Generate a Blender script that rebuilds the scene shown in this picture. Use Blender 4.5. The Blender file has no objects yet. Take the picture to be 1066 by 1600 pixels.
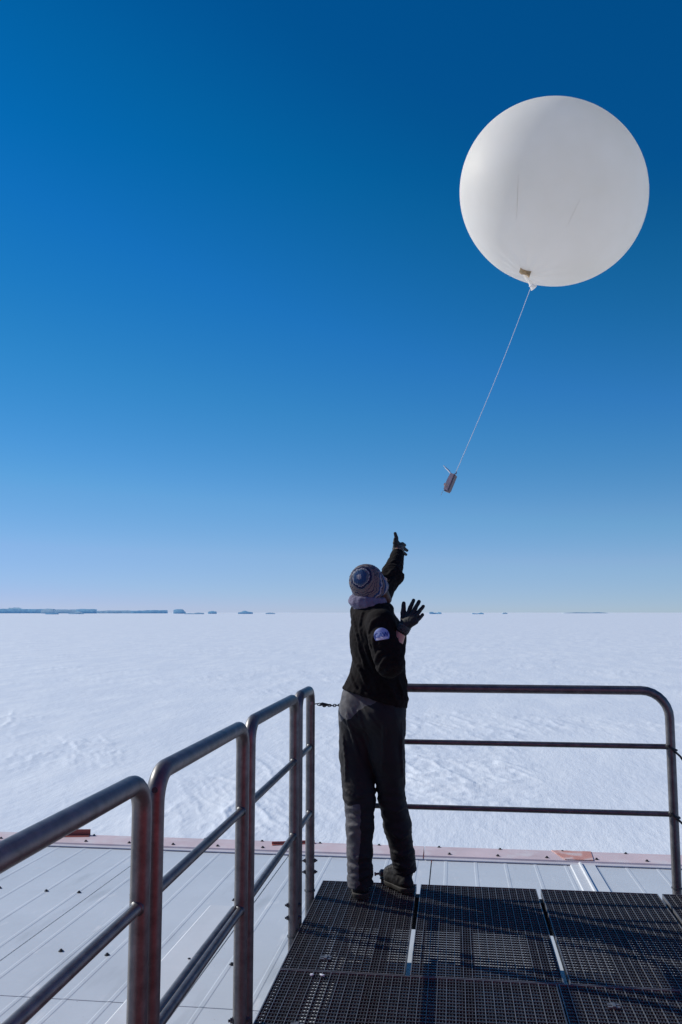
import bpy, bmesh, math, random
import numpy as np
from mathutils import Vector, Matrix, Quaternion
from mathutils.bvhtree import BVHTree

# ------------------------------------------------------------------ camera, sky, sun, exposure
SC = bpy.context.scene
COL = SC.collection
F_PX, EYE = 1350.0, 1.42                       # focal length for a 1600 px tall frame, eye above the platform
YAW = math.atan(176 / math.hypot(F_PX, 157)); TILT = math.atan(157 / F_PX)
cam_d = bpy.data.cameras.new('camera'); cam = bpy.data.objects.new('camera', cam_d); COL.objects.link(cam)
cam.location = (0, 0, EYE)
cam.rotation_euler = (math.pi / 2 + TILT, 0, YAW)
cam_d.sensor_fit = 'VERTICAL'; cam_d.sensor_height = 36.0; cam_d.lens = 36.0 * F_PX / 1600
cam_d.clip_start = 0.05; cam_d.clip_end = 120000
SC.camera = cam

SUN_EL, SUN_AZ = math.radians(31), math.radians(-68)      # azimuth from +Y towards +X
SUN_DIR = Vector((math.sin(SUN_AZ) * math.cos(SUN_EL), math.cos(SUN_AZ) * math.cos(SUN_EL), math.sin(SUN_EL)))
W = bpy.data.worlds.new('World'); SC.world = W; W.use_nodes = True
wn = W.node_tree.nodes; wl = W.node_tree.links
sky = wn.new('ShaderNodeTexSky'); sky.sky_type = 'NISHITA'; sky.sun_disc = False
sky.sun_elevation = SUN_EL; sky.sun_rotation = SUN_AZ
sky.altitude = 0; sky.air_density = 0.65; sky.dust_density = 0.0; sky.ozone_density = 5.0
bg = wn['Background']; bg.inputs['Strength'].default_value = 0.15
hs = wn.new('ShaderNodeHueSaturation'); hs.inputs['Saturation'].default_value = 1.51
gm = wn.new('ShaderNodeGamma'); gm.inputs['Gamma'].default_value = 0.70                 # camera response to the clear polar sky
tn = wn.new('ShaderNodeMix'); tn.data_type = 'RGBA'; tn.blend_type = 'MULTIPLY'; tn.inputs[0].default_value = 1.0; tn.inputs[7].default_value = (0.1422, 0.1530, 0.1718, 1)
wl.new(sky.outputs['Color'], gm.inputs['Color']); wl.new(gm.outputs['Color'], hs.inputs['Color'])
cv = wn.new('ShaderNodeRGBCurve')                # the film's channel response
for ch, pts in enumerate(([(0, 0), (0.0037, 0.0012), (0.0116, 0.0125), (0.026, 0.038), (0.078, 0.132), (0.178, 0.25), (0.367, 0.352), (0.456, 0.407), (1, 0.75)],
                          [(0, 0), (0.107, 0.084), (0.122, 0.119), (0.156, 0.174), (0.198, 0.238), (0.301, 0.366), (0.423, 0.451), (0.578, 0.515), (0.66, 0.53), (1, 0.7)],
                          [(0, 0), (0.356, 0.287), (0.398, 0.362), (0.468, 0.503), (0.552, 0.571), (0.665, 0.694), (0.738, 0.74), (1, 0.95)])):
    c = cv.mapping.curves[ch]
    c.points[0].location = pts[0]; c.points[1].location = pts[-1]
    for q in pts[1:-1]: c.points.new(*q)
    for q in c.points: q.handle_type = 'VECTOR'
cv.mapping.extend = 'EXTRAPOLATED'; cv.mapping.update()
sc_ = wn.new('ShaderNodeVectorMath'); sc_.operation = 'SCALE'; sc_.inputs['Scale'].default_value = 1 / 0.15
wl.new(hs.outputs['Color'], tn.inputs[6]); wl.new(tn.outputs[2], cv.inputs['Color']); wl.new(cv.outputs['Color'], sc_.inputs[0]); wl.new(sc_.outputs[0], bg.inputs['Color'])
sun_d = bpy.data.lights.new('sun', 'SUN'); sun = bpy.data.objects.new('sun', sun_d); COL.objects.link(sun)
sun_d.energy = 4.2; sun_d.angle = math.radians(0.53); sun_d.color = (1.0, 0.95, 0.86)
sun.rotation_euler = SUN_DIR.to_track_quat('Z', 'Y').to_euler(); sun.location = (-20, 8, 30)
SC.view_settings.view_transform = 'Standard'; SC.view_settings.look = 'None'
SC.view_settings.exposure = 0.0; SC.view_settings.gamma = 1.0; SC.view_settings.use_curve_mapping = False
SC.render.engine = 'CYCLES'
SC.cycles.use_denoising = True
SC.cycles.max_bounces = 12; SC.cycles.diffuse_bounces = 8; SC.cycles.transmission_bounces = 10

# ------------------------------------------------------------------ helpers
rng = random.Random(7)
_fw = Vector((-math.sin(YAW) * math.cos(TILT), math.cos(YAW) * math.cos(TILT), math.sin(TILT)))
_rt = Vector((math.cos(YAW), math.sin(YAW), 0)); _up = _rt.cross(_fw)
def at(u, v, y):                                # measured image position + depth in metres -> place in the world
    d = _fw * F_PX + _rt * (u - 533) + _up * (800 - v)
    return Vector((0, 0, EYE)) + d * (y / d.y)

def mat(name, color, rough=0.6, metal=0.0, spec=0.5, nscale=None, namp=0.15, bump=None, coord='Object'):
    """Principled with a little colour mottling and fine relief."""
    m = bpy.data.materials.new(name); m.use_nodes = True
    n, l = m.node_tree.nodes, m.node_tree.links
    p = n['Principled BSDF']
    p.inputs['Base Color'].default_value = (*color, 1); p.inputs['Roughness'].default_value = rough
    p.inputs['Metallic'].default_value = metal; p.inputs['Specular IOR Level'].default_value = spec
    tc = n.new('ShaderNodeTexCoord')
    if nscale:
        t = n.new('ShaderNodeTexNoise'); t.inputs['Scale'].default_value = nscale; t.inputs['Detail'].default_value = 6
        t.inputs['Roughness'].default_value = 0.65
        l.new(tc.outputs[coord], t.inputs['Vector'])
        r = n.new('ShaderNodeValToRGB')
        r.color_ramp.elements[0].position = 0.3; r.color_ramp.elements[1].position = 0.7
        r.color_ramp.elements[0].color = (*[max(0, c * (1 - namp)) for c in color], 1)
        r.color_ramp.elements[1].color = (*[min(1, c * (1 + namp)) for c in color], 1)
        l.new(t.outputs['Fac'], r.inputs['Fac']); l.new(r.outputs['Color'], p.inputs['Base Color'])
        m['_n'] = 1
    if bump:
        bs, bd, bh = bump
        t2 = n.new('ShaderNodeTexNoise'); t2.inputs['Scale'].default_value = bs; t2.inputs['Detail'].default_value = 4
        l.new(tc.outputs[coord], t2.inputs['Vector'])
        b = n.new('ShaderNodeBump'); b.inputs['Strength'].default_value = bd; b.inputs['Distance'].default_value = bh
        l.new(t2.outputs['Fac'], b.inputs['Height']); l.new(b.outputs['Normal'], p.inputs['Normal'])
    return m

def tag(o, label=None, cat=None, group=None, kind=None):
    if label: o['label'] = label
    if cat: o['category'] = cat
    if group: o['group'] = group
    if kind: o['kind'] = kind
    return o
def empty(name, loc=(0, 0, 0)):
    o = bpy.data.objects.new(name, None); COL.objects.link(o); o.location = loc; o.empty_display_size = 0.1
    return o
def link(name, me, m=None, parent=None, smooth=False, loc=None):
    o = bpy.data.objects.new(name, me); COL.objects.link(o)
    if m is not None and len(me.materials) == 0: me.materials.append(m)
    if smooth: me.polygons.foreach_set('use_smooth', [True] * len(me.polygons))
    if parent is not None:
        o.parent = parent; o.matrix_parent_inverse = Matrix.Translation(-PW(parent))
    if loc is not None: o.location = loc
    return o
def PW(p):
    v = Vector(p.location)
    while p.parent is not None:
        p = p.parent
    return v if p.type == 'EMPTY' else Vector((0, 0, 0))
def from_bm(name, bm, m=None, parent=None, smooth=False):
    me = bpy.data.meshes.new(name); bm.normal_update(); bm.to_mesh(me); bm.free()
    return link(name, me, m, parent, smooth)

class MB:
    """collects vertices and faces of one mesh"""
    def __init__(s): s.v = []; s.f = []
    def box(s, x0, x1, y0, y1, z0, z1):
        b = len(s.v)
        s.v += [(x0, y0, z0), (x1, y0, z0), (x1, y1, z0), (x0, y1, z0), (x0, y0, z1), (x1, y0, z1), (x1, y1, z1), (x0, y1, z1)]
        s.f += [tuple(b + i for i in q) for q in ((0, 3, 2, 1), (4, 5, 6, 7), (0, 1, 5, 4), (1, 2, 6, 5), (2, 3, 7, 6), (3, 0, 4, 7))]
    def tube(s, pts, r, seg=12, caps=True, rs=None):
        pts = [Vector(p) for p in pts]; b = len(s.v); n = len(pts)
        up = None
        for i, p in enumerate(pts):
            t = (pts[min(i + 1, n - 1)] - pts[max(i - 1, 0)]).normalized()
            if up is None:
                up = Vector((0, 0, 1)) if abs(t.z) < 0.9 else Vector((1, 0, 0))
            up = (up - t * up.dot(t)).normalized(); sd = t.cross(up)
            rr = rs[i] if rs else r
            for k in range(seg):
                a = 2 * math.pi * k / seg
                s.v.append(tuple(p + (up * math.cos(a) + sd * math.sin(a)) * rr))
        for i in range(n - 1):
            for k in range(seg):
                k2 = (k + 1) % seg
                s.f.append((b + i * seg + k, b + i * seg + k2, b + (i + 1) * seg + k2, b + (i + 1) * seg + k))
        if caps:
            s.f.append(tuple(b + k for k in range(seg))[::-1]); s.f.append(tuple(b + (n - 1) * seg + k for k in range(seg)))
    def lathe(s, c, axis, prof, seg=16):
        axis = Vector(axis).normalized(); u = axis.orthogonal().normalized(); w = axis.cross(u); b = len(s.v); c = Vector(c)
        for r, h in prof:
            for k in range(seg):
                a = 2 * math.pi * k / seg
                s.v.append(tuple(c + axis * h + (u * math.cos(a) + w * math.sin(a)) * r))
        for i in range(len(prof) - 1):
            for k in range(seg):
                k2 = (k + 1) % seg
                s.f.append((b + i * seg + k, b + i * seg + k2, b + (i + 1) * seg + k2, b + (i + 1) * seg + k))
        s.f.append(tuple(b + k for k in range(seg))[::-1]); s.f.append(tuple(b + (len(prof) - 1) * seg + k for k in range(seg)))
    def mesh(s, name):
        me = bpy.data.meshes.new(name); me.from_pydata(s.v, [], s.f); me.update(); return me
    def build(s, name, m, parent=None, smooth=False):
        o = link(name, s.mesh(name), m, parent, False)
        if smooth: autosmooth(o.data)
        return o
def autosmooth(me, ang=40):
    me.polygons.foreach_set('use_smooth', [True] * len(me.polygons))
    me.set_sharp_from_angle(angle=math.radians(ang))

# value noise on arrays -------------------------------------------------
def _hash(ix, iy, iz):
    h = (ix.astype(np.int64) * 374761393 + iy.astype(np.int64) * 668265263 + iz.astype(np.int64) * 2147483647) & 0xffffffff
    h = ((h ^ (h >> 13)) * 1274126177) & 0xffffffff
    h = h ^ (h >> 16)
    return (h & 0xffffff).astype(np.float32) / float(0xffffff)
def noise3(x, y, z):
    ix, iy, iz = np.floor(x), np.floor(y), np.floor(z)
    fx, fy, fz = x - ix, y - iy, z - iz
    ux, uy, uz = [f * f * f * (f * (f * 6 - 15) + 10) for f in (fx, fy, fz)]
    r = 0
    for dx in (0, 1):
        for dy in (0, 1):
            for dz in (0, 1):
                w = (ux if dx else 1 - ux) * (uy if dy else 1 - uy) * (uz if dz else 1 - uz)
                r = r + w * _hash(ix + dx, iy + dy, iz + dz)
    return r
def fbm(x, y, z=None, oct=4, gain=0.5):
    if z is None: z = np.zeros_like(x)
    a, s, t = 1.0, 0.0, 0.0
    for o in range(oct):
        s = s + a * noise3(x * 2 ** o + 13.7 * o, y * 2 ** o + 5.1 * o, z * 2 ** o + 9.2 * o); t += a; a *= gain
    return s / t

# implicit surfaces -----------------------------------------------------
class SDF:
    def __init__(s, lo, hi, h):
        s.lo = np.array(lo, float); s.h = h
        s.n = np.ceil((np.array(hi) - s.lo) / h).astype(int) + 1
        s.f = np.full(s.n, 0.5, np.float32)
    def sub(s, a, b, pad):
        i0 = np.clip(np.floor((np.minimum(a, b) - pad - s.lo) / s.h).astype(int), 0, s.n - 1)
        i1 = np.clip(np.ceil((np.maximum(a, b) + pad - s.lo) / s.h).astype(int) + 1, 1, s.n)
        sl = tuple(slice(p, q) for p, q in zip(i0, i1))
        g = np.meshgrid(*[(s.lo[k] + s.h * np.arange(i0[k], i1[k])).astype(np.float32) for k in range(3)], indexing='ij')
        return sl, g
    def cone(s, a, b, ra, rb=None, k=0.02, squash=None, op='add'):
        """round cone from a to b; squash=(axis, factor) makes it an ellipse across"""
        rb = ra if rb is None else rb
        a = np.array(a, float); b = np.array(b, float)
        sl, g = s.sub(a, b, max(ra, rb) * 1.6 + 2 * k + 0.02)
        P = [g[i] - a[i] for i in range(3)]; ab = b - a
        if squash:
            ax, fac = squash; ax = np.array(ax, float); ax /= np.linalg.norm(ax)
            d = (P[0] * ax[0] + P[1] * ax[1] + P[2] * ax[2]) * (1 / fac - 1)
            P = [P[i] + d * ax[i] for i in range(3)]
            ab = ab + ax * (ab @ ax) * (1 / fac - 1)
        L = max(ab @ ab, 1e-12)
        t = np.clip((P[0] * ab[0] + P[1] * ab[1] + P[2] * ab[2]) / L, 0, 1)
        d = np.sqrt((P[0] - t * ab[0]) ** 2 + (P[1] - t * ab[1]) ** 2 + (P[2] - t * ab[2]) ** 2) - (ra + (rb - ra) * t)
        if squash: d = d * min(1.0, squash[1] ** 0.5)
        c = s.f[sl]
        if op == 'add':
            h = np.clip(0.5 + 0.5 * (c - d) / k, 0, 1); s.f[sl] = c + (d - c) * h - k * h * (1 - h)
        else:
            h = np.clip(0.5 - 0.5 * (c + d) / k, 0, 1); s.f[sl] = c + (-d - c) * h + k * h * (1 - h)
        return s
    def chain(s, pts, rs, k=0.02, **kw):
        for i in range(len(pts) - 1): s.cone(pts[i], pts[i + 1], rs[i], rs[i + 1], k, **kw)
        return s
    def full(s):
        return np.meshgrid(*[(s.lo[k] + s.h * np.arange(s.n[k])).astype(np.float32) for k in range(3)], indexing='ij')
    def plane(s, p, nrm):                        # keep the side the normal points away from
        g = s.full(); nrm = np.array(Vector(nrm).normalized())
        s.f = np.maximum(s.f, (g[0] - p[0]) * nrm[0] + (g[1] - p[1]) * nrm[1] + (g[2] - p[2]) * nrm[2])
        return s
    def union(s, o, k=0.015):
        h = np.clip(0.5 + 0.5 * (s.f - o.f) / k, 0, 1); s.f = s.f + (o.f - s.f) * h - k * h * (1 - h); return s
    def rough(s, fn, band=0.05):                 # displace near the surface: fn(x,y,z) -> metres outwards
        w = np.argwhere(np.abs(s.f) < band); ix = tuple(w.T)
        p = s.lo + w * s.h
        s.f[ix] -= fn(p[:, 0], p[:, 1], p[:, 2]).astype(np.float32); return s
    def mesh(s, name):
        f = s.f; neg = f < 0
        cnt = np.zeros(s.n - 1, np.int8)
        for dx in (0, 1):
            for dy in (0, 1):
                for dz in (0, 1):
                    cnt += neg[dx:s.n[0] - 1 + dx, dy:s.n[1] - 1 + dy, dz:s.n[2] - 1 + dz]
        act = np.argwhere((cnt > 0) & (cnt < 8))
        idx = np.full(s.n - 1, -1, np.int32); idx[tuple(act.T)] = np.arange(len(act))
        acc = np.zeros((len(act), 3)); num = np.zeros(len(act))
        cor = [(i, j, k) for i in (0, 1) for j in (0, 1) for k in (0, 1)]
        val = {c: f[act[:, 0] + c[0], act[:, 1] + c[1], act[:, 2] + c[2]] for c in cor}
        for c in cor:
            for ax in range(3):
                if c[ax] == 0:
                    d = list(c); d[ax] = 1; d = tuple(d)
                    a, b = val[c], val[d]; m = (a < 0) != (b < 0)
                    t = np.where(m, a / np.where(m, a - b, 1), 0)
                    p = np.array(c, float) + 0 * act
                    p[:, ax] += t
                    acc[m] += p[m]; num[m] += 1
        V = s.lo + (act + acc / num[:, None]) * s.h
        F = []
        for ax in range(3):
            sl0 = [slice(None)] * 3; sl1 = [slice(None)] * 3; sl0[ax] = slice(0, -1); sl1[ax] = slice(1, None)
            e = np.argwhere(neg[tuple(sl0)] != neg[tuple(sl1)])
            u, w = (ax + 1) % 3, (ax + 2) % 3
            e = e[(e[:, u] > 0) & (e[:, w] > 0) & (e[:, u] < s.n[u] - 1) & (e[:, w] < s.n[w] - 1)]
            q = []
            for du, dw in ((1, 1), (0, 1), (0, 0), (1, 0)):
                c = e.copy(); c[:, u] -= du; c[:, w] -= dw; q.append(idx[tuple(c.T)])
            q = np.stack(q, 1); fl = ~neg[tuple(e.T)]
            q[fl] = q[fl][:, ::-1]
            F.append(q)
        F = np.concatenate(F); F = F[(F >= 0).all(1)]
        me = bpy.data.meshes.new(name); me.from_pydata(V.tolist(), [], F.tolist()); me.update()
        me.polygons.foreach_set('use_smooth', [True] * len(me.polygons))
        return me

# ------------------------------------------------------------------ snow plain
SNOW_Z = -6.6
def make_snow():
    m = bpy.data.materials.new('wind_packed_snow'); m.use_nodes = True
    n, l = m.node_tree.nodes, m.node_tree.links; p = n['Principled BSDF']
    p.inputs['Roughness'].default_value = 0.55; p.inputs['Specular IOR Level'].default_value = 0.25
    tc = n.new('ShaderNodeTexCoord'); mp = n.new('ShaderNodeMapping'); mp.inputs['Rotation'].default_value = (0, 0, math.radians(-25))
    mp.inputs['Scale'].default_value = (1.0, 0.22, 1.0)
    l.new(tc.outputs['Object'], mp.inputs['Vector'])
    t = n.new('ShaderNodeTexNoise'); t.inputs['Scale'].default_value = 0.55; t.inputs['Detail'].default_value = 10; t.inputs['Roughness'].default_value = 0.6
    l.new(mp.outputs['Vector'], t.inputs['Vector'])
    r = n.new('ShaderNodeValToRGB'); r.color_ramp.elements[0].position = 0.40; r.color_ramp.elements[1].position = 0.74
    r.color_ramp.elements[0].color = (0.765, 0.815, 0.885, 1); r.color_ramp.elements[1].color = (0.89, 0.925, 0.96, 1)
    l.new(t.outputs['Fac'], r.inputs['Fac']); l.new(r.outputs['Color'], p.inputs['Base Color'])
    t2 = n.new('ShaderNodeTexNoise'); t2.inputs['Scale'].default_value = 3.0; t2.inputs['Detail'].default_value = 7; t2.inputs['Roughness'].default_value = 0.65
    l.new(mp.outputs['Vector'], t2.inputs['Vector'])
    b = n.new('ShaderNodeBump'); b.inputs['Strength'].default_value = 0.5; b.inputs['Distance'].default_value = 0.08
    l.new(t2.outputs['Fac'], b.inputs['Height'])
    l.new(b.outputs['Normal'], p.inputs['Normal'])
    # polar sheet round the station, dense where the wind-carved relief can be made out
    ax = math.pi / 2 + YAW
    th = np.concatenate([np.linspace(ax - math.radians(34), ax + math.radians(34), 620),
                         np.linspace(ax + math.radians(34), ax + 2 * math.pi - math.radians(34), 90)[1:-1]])
    rr = [4.0, 10.0, 17.0, 23.0]; r_ = 25.0
    while r_ < 700: rr.append(r_); r_ += max(0.07, r_ * r_ * 1.05e-4)
    while r_ < 60000: rr.append(r_); r_ *= 1.25
    rr = np.array(rr + [60000.0]); nt = len(th)
    R, T = np.meshgrid(rr, th, indexing='ij')
    X, Y = R * np.cos(T), R * np.sin(T)
    ca, sa = math.cos(math.radians(25)), math.sin(math.radians(25))     # wind direction
    a = X * ca + Y * sa; w = -X * sa + Y * ca                             # across, along
    wa = a + 1.2 * fbm(a * 0.25, w * 0.1, oct=3)
    big = fbm(a * 0.05, w * 0.03 + 40, oct=3) - 0.5
    rid = 1 - np.abs(2 * fbm(wa * 0.8, w * 0.2 + 7, oct=4) - 1)       # sharp crests along the wind
    patch = np.clip((fbm(a * 0.10 + 3, w * 0.07 + 11, oct=3) - 0.50) * 6, 0, 1)
    rid2 = 1 - np.abs(2 * fbm(wa * 2.6 + 31, w * 0.6, oct=3) - 1)
    Z = 0.10 * big + patch * (0.066 * (rid ** 6) + 0.028 * rid2 ** 3) + 0.008 * (rid ** 8) + 0.006 * rid2 ** 2
    # trampled, lumpy spots
    lump = np.clip((fbm(X * 0.09 + 50, Y * 0.09 + 20, oct=2) - 0.60) * 7, 0, 1) * (fbm(X * 1.6, Y * 1.6, oct=3) - 0.45) * 0.10
    Z = Z + lump
    fade = np.clip((R - 20) / 8, 0, 1) * np.clip(1.2 - R / 900, 0, 1)
    Z = SNOW_Z + Z * fade
    V = np.stack([X, Y, Z], -1).reshape(-1, 3)
    i, j = np.meshgrid(np.arange(len(rr) - 1), np.arange(nt), indexing='ij'); j2 = (j + 1) % nt
    F = np.stack([i * nt + j, (i + 1) * nt + j, (i + 1) * nt + j2, i * nt + j2], -1).reshape(-1, 4)
    V = np.concatenate([V, [[0, 0, SNOW_Z]]]); c = len(V) - 1
    me = bpy.data.meshes.new('snow_plain')
    me.from_pydata(V.tolist(), [], F.tolist() + [(c, k, (k + 1) % nt) for k in range(nt)]); me.update()
    return tag(link('snow_plain', me, m, None, True), kind='structure')
make_snow()

# ------------------------------------------------------------------ icebergs on the horizon
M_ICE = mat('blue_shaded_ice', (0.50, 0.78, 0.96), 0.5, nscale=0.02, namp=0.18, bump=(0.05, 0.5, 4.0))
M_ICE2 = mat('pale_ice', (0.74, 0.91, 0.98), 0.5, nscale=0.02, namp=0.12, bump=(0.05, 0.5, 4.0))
def iceberg(label, u0, u1, top, dist, m, steps, depth=0.6, seed=1, name='iceberg', cat='iceberg'):
    """steps: relative heights along its length; a steep-sided block with a ragged cliff"""
    rg = random.Random(seed)
    a = at(u0, 957, dist); b = at(u1, 957, dist); L = (b - a).length
    H = (957 - top) * 0.85 * dist / F_PX + (EYE - SNOW_Z)
    nseg = max(8, int(L / 25)); mb = MB(); n = nseg + 1
    dx = (b - a).normalized(); dn = Vector((-dx.y, dx.x, 0)); D = min(L * depth, 600)
    prof = []
    for i in range(n):
        t = i / nseg * (len(steps) - 1); k = min(int(t), len(steps) - 2); fr = t - k
        h = steps[k] + (steps[k + 1] - steps[k]) * fr
        prof.append(max(0.06, h * (1 + rg.uniform(-.06, .06))) * H)
    for row in range(4):
        for i in range(n):
            p = a + dx * (L * i / nseg)
            off = (0, 0.03 * D, 0.96 * D, D)[row] + rg.uniform(-.03, .03) * min(D, 120)
            e = 0 if 0 < i < nseg else 1
            q = p + dn * off + dx * (rg.uniform(-4, 4) if not e else 0)
            mb.v.append((q.x, q.y, SNOW_Z - 1.0 if row in (0, 3) else SNOW_Z + prof[i] * (1 if row == 1 else rg.uniform(.85, 1.05))))
    for row in range(3):
        for i in range(nseg):
            mb.f.append((row * n + i, row * n + i + 1, (row + 1) * n + i + 1, (row + 1) * n + i))
    mb.f.append(tuple(r * n for r in range(4))); mb.f.append(tuple(r * n + nseg for r in range(3, -1, -1)))
    return tag(mb.build(name, m), label, cat, 'icebergs along the horizon')
iceberg('longest flat-topped dark blue ice cliff at the far left of the horizon', -60, 66, 950.2, 8200, M_ICE, [1, 1, .98, 1.0, 1.02, .97, 1], .3, 1)
iceberg('thin pale tabular iceberg rising behind the dark blue ice cliff', 13, 31, 947.6, 11000, M_ICE2, [.9, 1, 1, .95], .3, 2)
iceberg('pale blocky iceberg touching the right end of the dark cliff', 64, 83, 949.5, 6500, M_ICE2, [.7, .9, 1, .95, .8], .5, 3)
iceberg('low dark flat floe just below the pale blocky iceberg', 71, 88, 957.2, 3600, M_ICE, [.6, 1, 1, .8], .5, 4)
iceberg('mid blue tabular iceberg between two pale ragged icebergs at left', 82, 119, 951.2, 7600, M_ICE2, [1, .97, 1, .98], .3, 5)
iceberg('small ragged white and blue floe with a pointed tip', 107, 127, 955.0, 4200, M_ICE2, [.2, .5, .4, 1, .6, .3], .5, 6)
iceberg('raised blue tabular iceberg standing above the long band', 119, 147, 950.2, 7000, M_ICE, [.95, 1, .98, 1], .4, 7)
iceberg('long low pale blue ice band right of the raised tabular iceberg', 146, 210, 953.0, 8000, M_ICE2, [.8, .9, 1.0, .96, 1, .9], .3, 8)
iceberg('darker end block of the long low ice band', 205, 257, 952.5, 7700, M_ICE, [.8, .85, .9, 1, 1, .98], .3, 9)
iceberg('steep flat-topped iceberg standing alone right of the ice band', 271, 288, 951.0, 6000, M_ICE, [.85, 1, 1, .95, .35], .5, 10)
iceberg('long thin floe lying low below the steep lone iceberg', 288, 316, 957.0, 4100, M_ICE2, [.4, .6, .5, 1, .7], .4, 11)
iceberg('small dark domed iceberg beside the long thin floe', 325, 337, 954.0, 5200, M_ICE, [.5, 1, 1, .7], .6, 12)
iceberg('small iceberg with a central peak left of the railing top', 372, 393, 953.2, 4800, M_ICE, [.4, .6, 1, .6, .5], .5, 13)
iceberg('tiny low floe between the peaked iceberg and the person', 415, 429, 957.0, 4500, M_ICE2, [.5, 1, .6], .5, 14)
iceberg('jagged greenish blue iceberg just right of the gloved hand', 671, 690, 955.4, 4600, M_ICE, [.8, 1, .5, .5, .9, .4], .5, 15)
iceberg('two-humped small iceberg right of the jagged one', 738, 756, 957.0, 4200, M_ICE, [.7, .5, .4, 1, .7], .5, 16)
iceberg('smallest faint floe on the right half of the horizon', 785, 793, 957.0, 5000, M_ICE2, [.6, 1, .6], .6, 17)
iceberg('long faint white ice rise on the horizon above the right railing', 880, 950, 956.3, 9500, M_ICE2, [.2, .6, .8, .6, .9, .3], .2, 18)

# ------------------------------------------------------------------ roof of the lower building
M_ROOF = mat('grey_white_coated_sheet', (0.60, 0.64, 0.68), 0.42, nscale=1.3, namp=0.07, bump=(40, 0.06, 0.002))
M_PINK = mat('sun_bleached_red_flashing', (0.66, 0.53, 0.55), 0.55, nscale=2.2, namp=0.12)
M_REDP = mat('red_painted_sheet', (0.46, 0.12, 0.09), 0.5, nscale=5, namp=0.2)
M_SCREW = mat('dark_screw', (0.05, 0.05, 0.055), 0.5, 0.6)
M_SEAM = mat('dark_joint_sealant', (0.07, 0.075, 0.08), 0.7)
M_ORANGE = mat('faded_orange_red_patch', (0.62, 0.30, 0.24), 0.55, nscale=9, namp=0.25)
def stain(m, col, scale, lo_, hi_, stretch):
    n, l = m.node_tree.nodes, m.node_tree.links; p = n['Principled BSDF']
    src = p.inputs['Base Color'].links[0].from_socket; tc = [x for x in n if x.type == 'TEX_COORD'][0]
    mp = n.new('ShaderNodeMapping'); mp.inputs['Scale'].default_value = stretch; l.new(tc.outputs['Object'], mp.inputs['Vector'])
    t = n.new('ShaderNodeTexNoise'); t.inputs['Scale'].default_value = scale; t.inputs['Detail'].default_value = 5; l.new(mp.outputs['Vector'], t.inputs['Vector'])
    r = n.new('ShaderNodeMapRange'); r.inputs['From Min'].default_value = lo_; r.inputs['From Max'].default_value = hi_; l.new(t.outputs['Fac'], r.inputs['Value'])
    mx = n.new('ShaderNodeMix'); mx.data_type = 'RGBA'; l.new(r.outputs['Result'], mx.inputs[0]); l.new(src, mx.inputs[6]); mx.inputs[7].default_value = (*col, 1)
    l.new(mx.outputs[2], p.inputs['Base Color'])
stain(M_ROOF, (0.42, 0.45, 0.47), 3.0, 0.58, 0.85, (2.5, 0.5, 1)); stain(M_ROOF, (0.30, 0.31, 0.33), 38, 0.72, 0.78, (1, 1, 1)); stain(M_ROOF, (0.72, 0.74, 0.76), 6, 0.62, 0.75, (3, .6, 1))
stain(M_PINK, (0.70, 0.64, 0.66), 5, 0.5, 0.7, (1, 1, 1)); stain(M_ORANGE, (0.66, 0.52, 0.50), 9, 0.5, 0.6, (1, 1, 1))
RZ0, RS = -0.245, -0.0205
def rz(y): return RZ0 + RS * y
ROOF = tag(empty('station_roof', (0, 0, RZ0)), 'pale ribbed sheet metal roof edged with faded pink flashing', 'roof')
EDGE0, EDGE1, SEAMY = 6.60, 6.93, 3.96
PW_ = 1.06
def roof_panel_mesh(y0, y1, name):
    mb = MB(); xs = [(-PW_ / 2 + 0.004, 0.0)]
    for k in range(5):
        c = -PW_ / 2 + PW_ * (k + 0.5) / 5
        xs += [(c - 0.014, 0.0), (c - 0.008, 0.0015), (c + 0.008, 0.0015), (c + 0.014, 0.0)]
    xs += [(PW_ / 2 - 0.004, 0.0)]
    n = len(xs)
    for y in (y0, y1):
        for x, h in xs: mb.v.append((x, y, rz(y) + h))
    for y in (y0, y1):
        for x, h in (xs[0], xs[-1]): mb.v.append((x, y, rz(y) - 0.045))
    for i in range(n - 1): mb.f.append((i, i + 1, n + i + 1, n + i))
    b = 2 * n
    mb.f += [(0, n, b + 2, b), (2 * n - 1, n - 1, b + 1, b + 3), tuple([b + 1] + list(range(n - 1, -1, -1)) + [b]), tuple([b + 2] + list(range(n, 2 * n)) + [b + 3])]
    return mb.mesh(name)
pm_far, pm_near = roof_panel_mesh(SEAMY + 0.004, EDGE0 + 0.05, 'roof_panel'), roof_panel_mesh(-2.5, SEAMY - 0.004, 'roof_panel')
for pm in (pm_far, pm_near): pm.materials.append(M_ROOF)
def rpart(name, me, m=None, loc=(0, 0, 0), smooth=False):
    o = bpy.data.objects.new(name, me); COL.objects.link(o); o.parent = ROOF
    o.location = Vector(loc) - Vector((0, 0, RZ0))
    if m is not None and len(me.materials) == 0: me.materials.append(m)
    return o
JX = -0.187
for k in range(-7, 8):
    rpart('roof_panel', pm_far, loc=(JX + PW_ * (k + 0.5), 0, 0)); rpart('roof_panel', pm_near, loc=(JX + PW_ * (k + 0.5), 0, 0))
XL, XR = JX - 7 * PW_, JX + 8 * PW_
mb = MB(); b0 = len(mb.v)                         # deck below the panels: shows as the dark joint lines
for y in (-2.5, EDGE0 + 0.05):
    for x in (XL, XR): mb.v.append((x, y, rz(y) - 0.03))
mb.f.append((0, 1, 3, 2))
rpart('roof_deck', mb.mesh('roof_deck'), M_SEAM)
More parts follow.
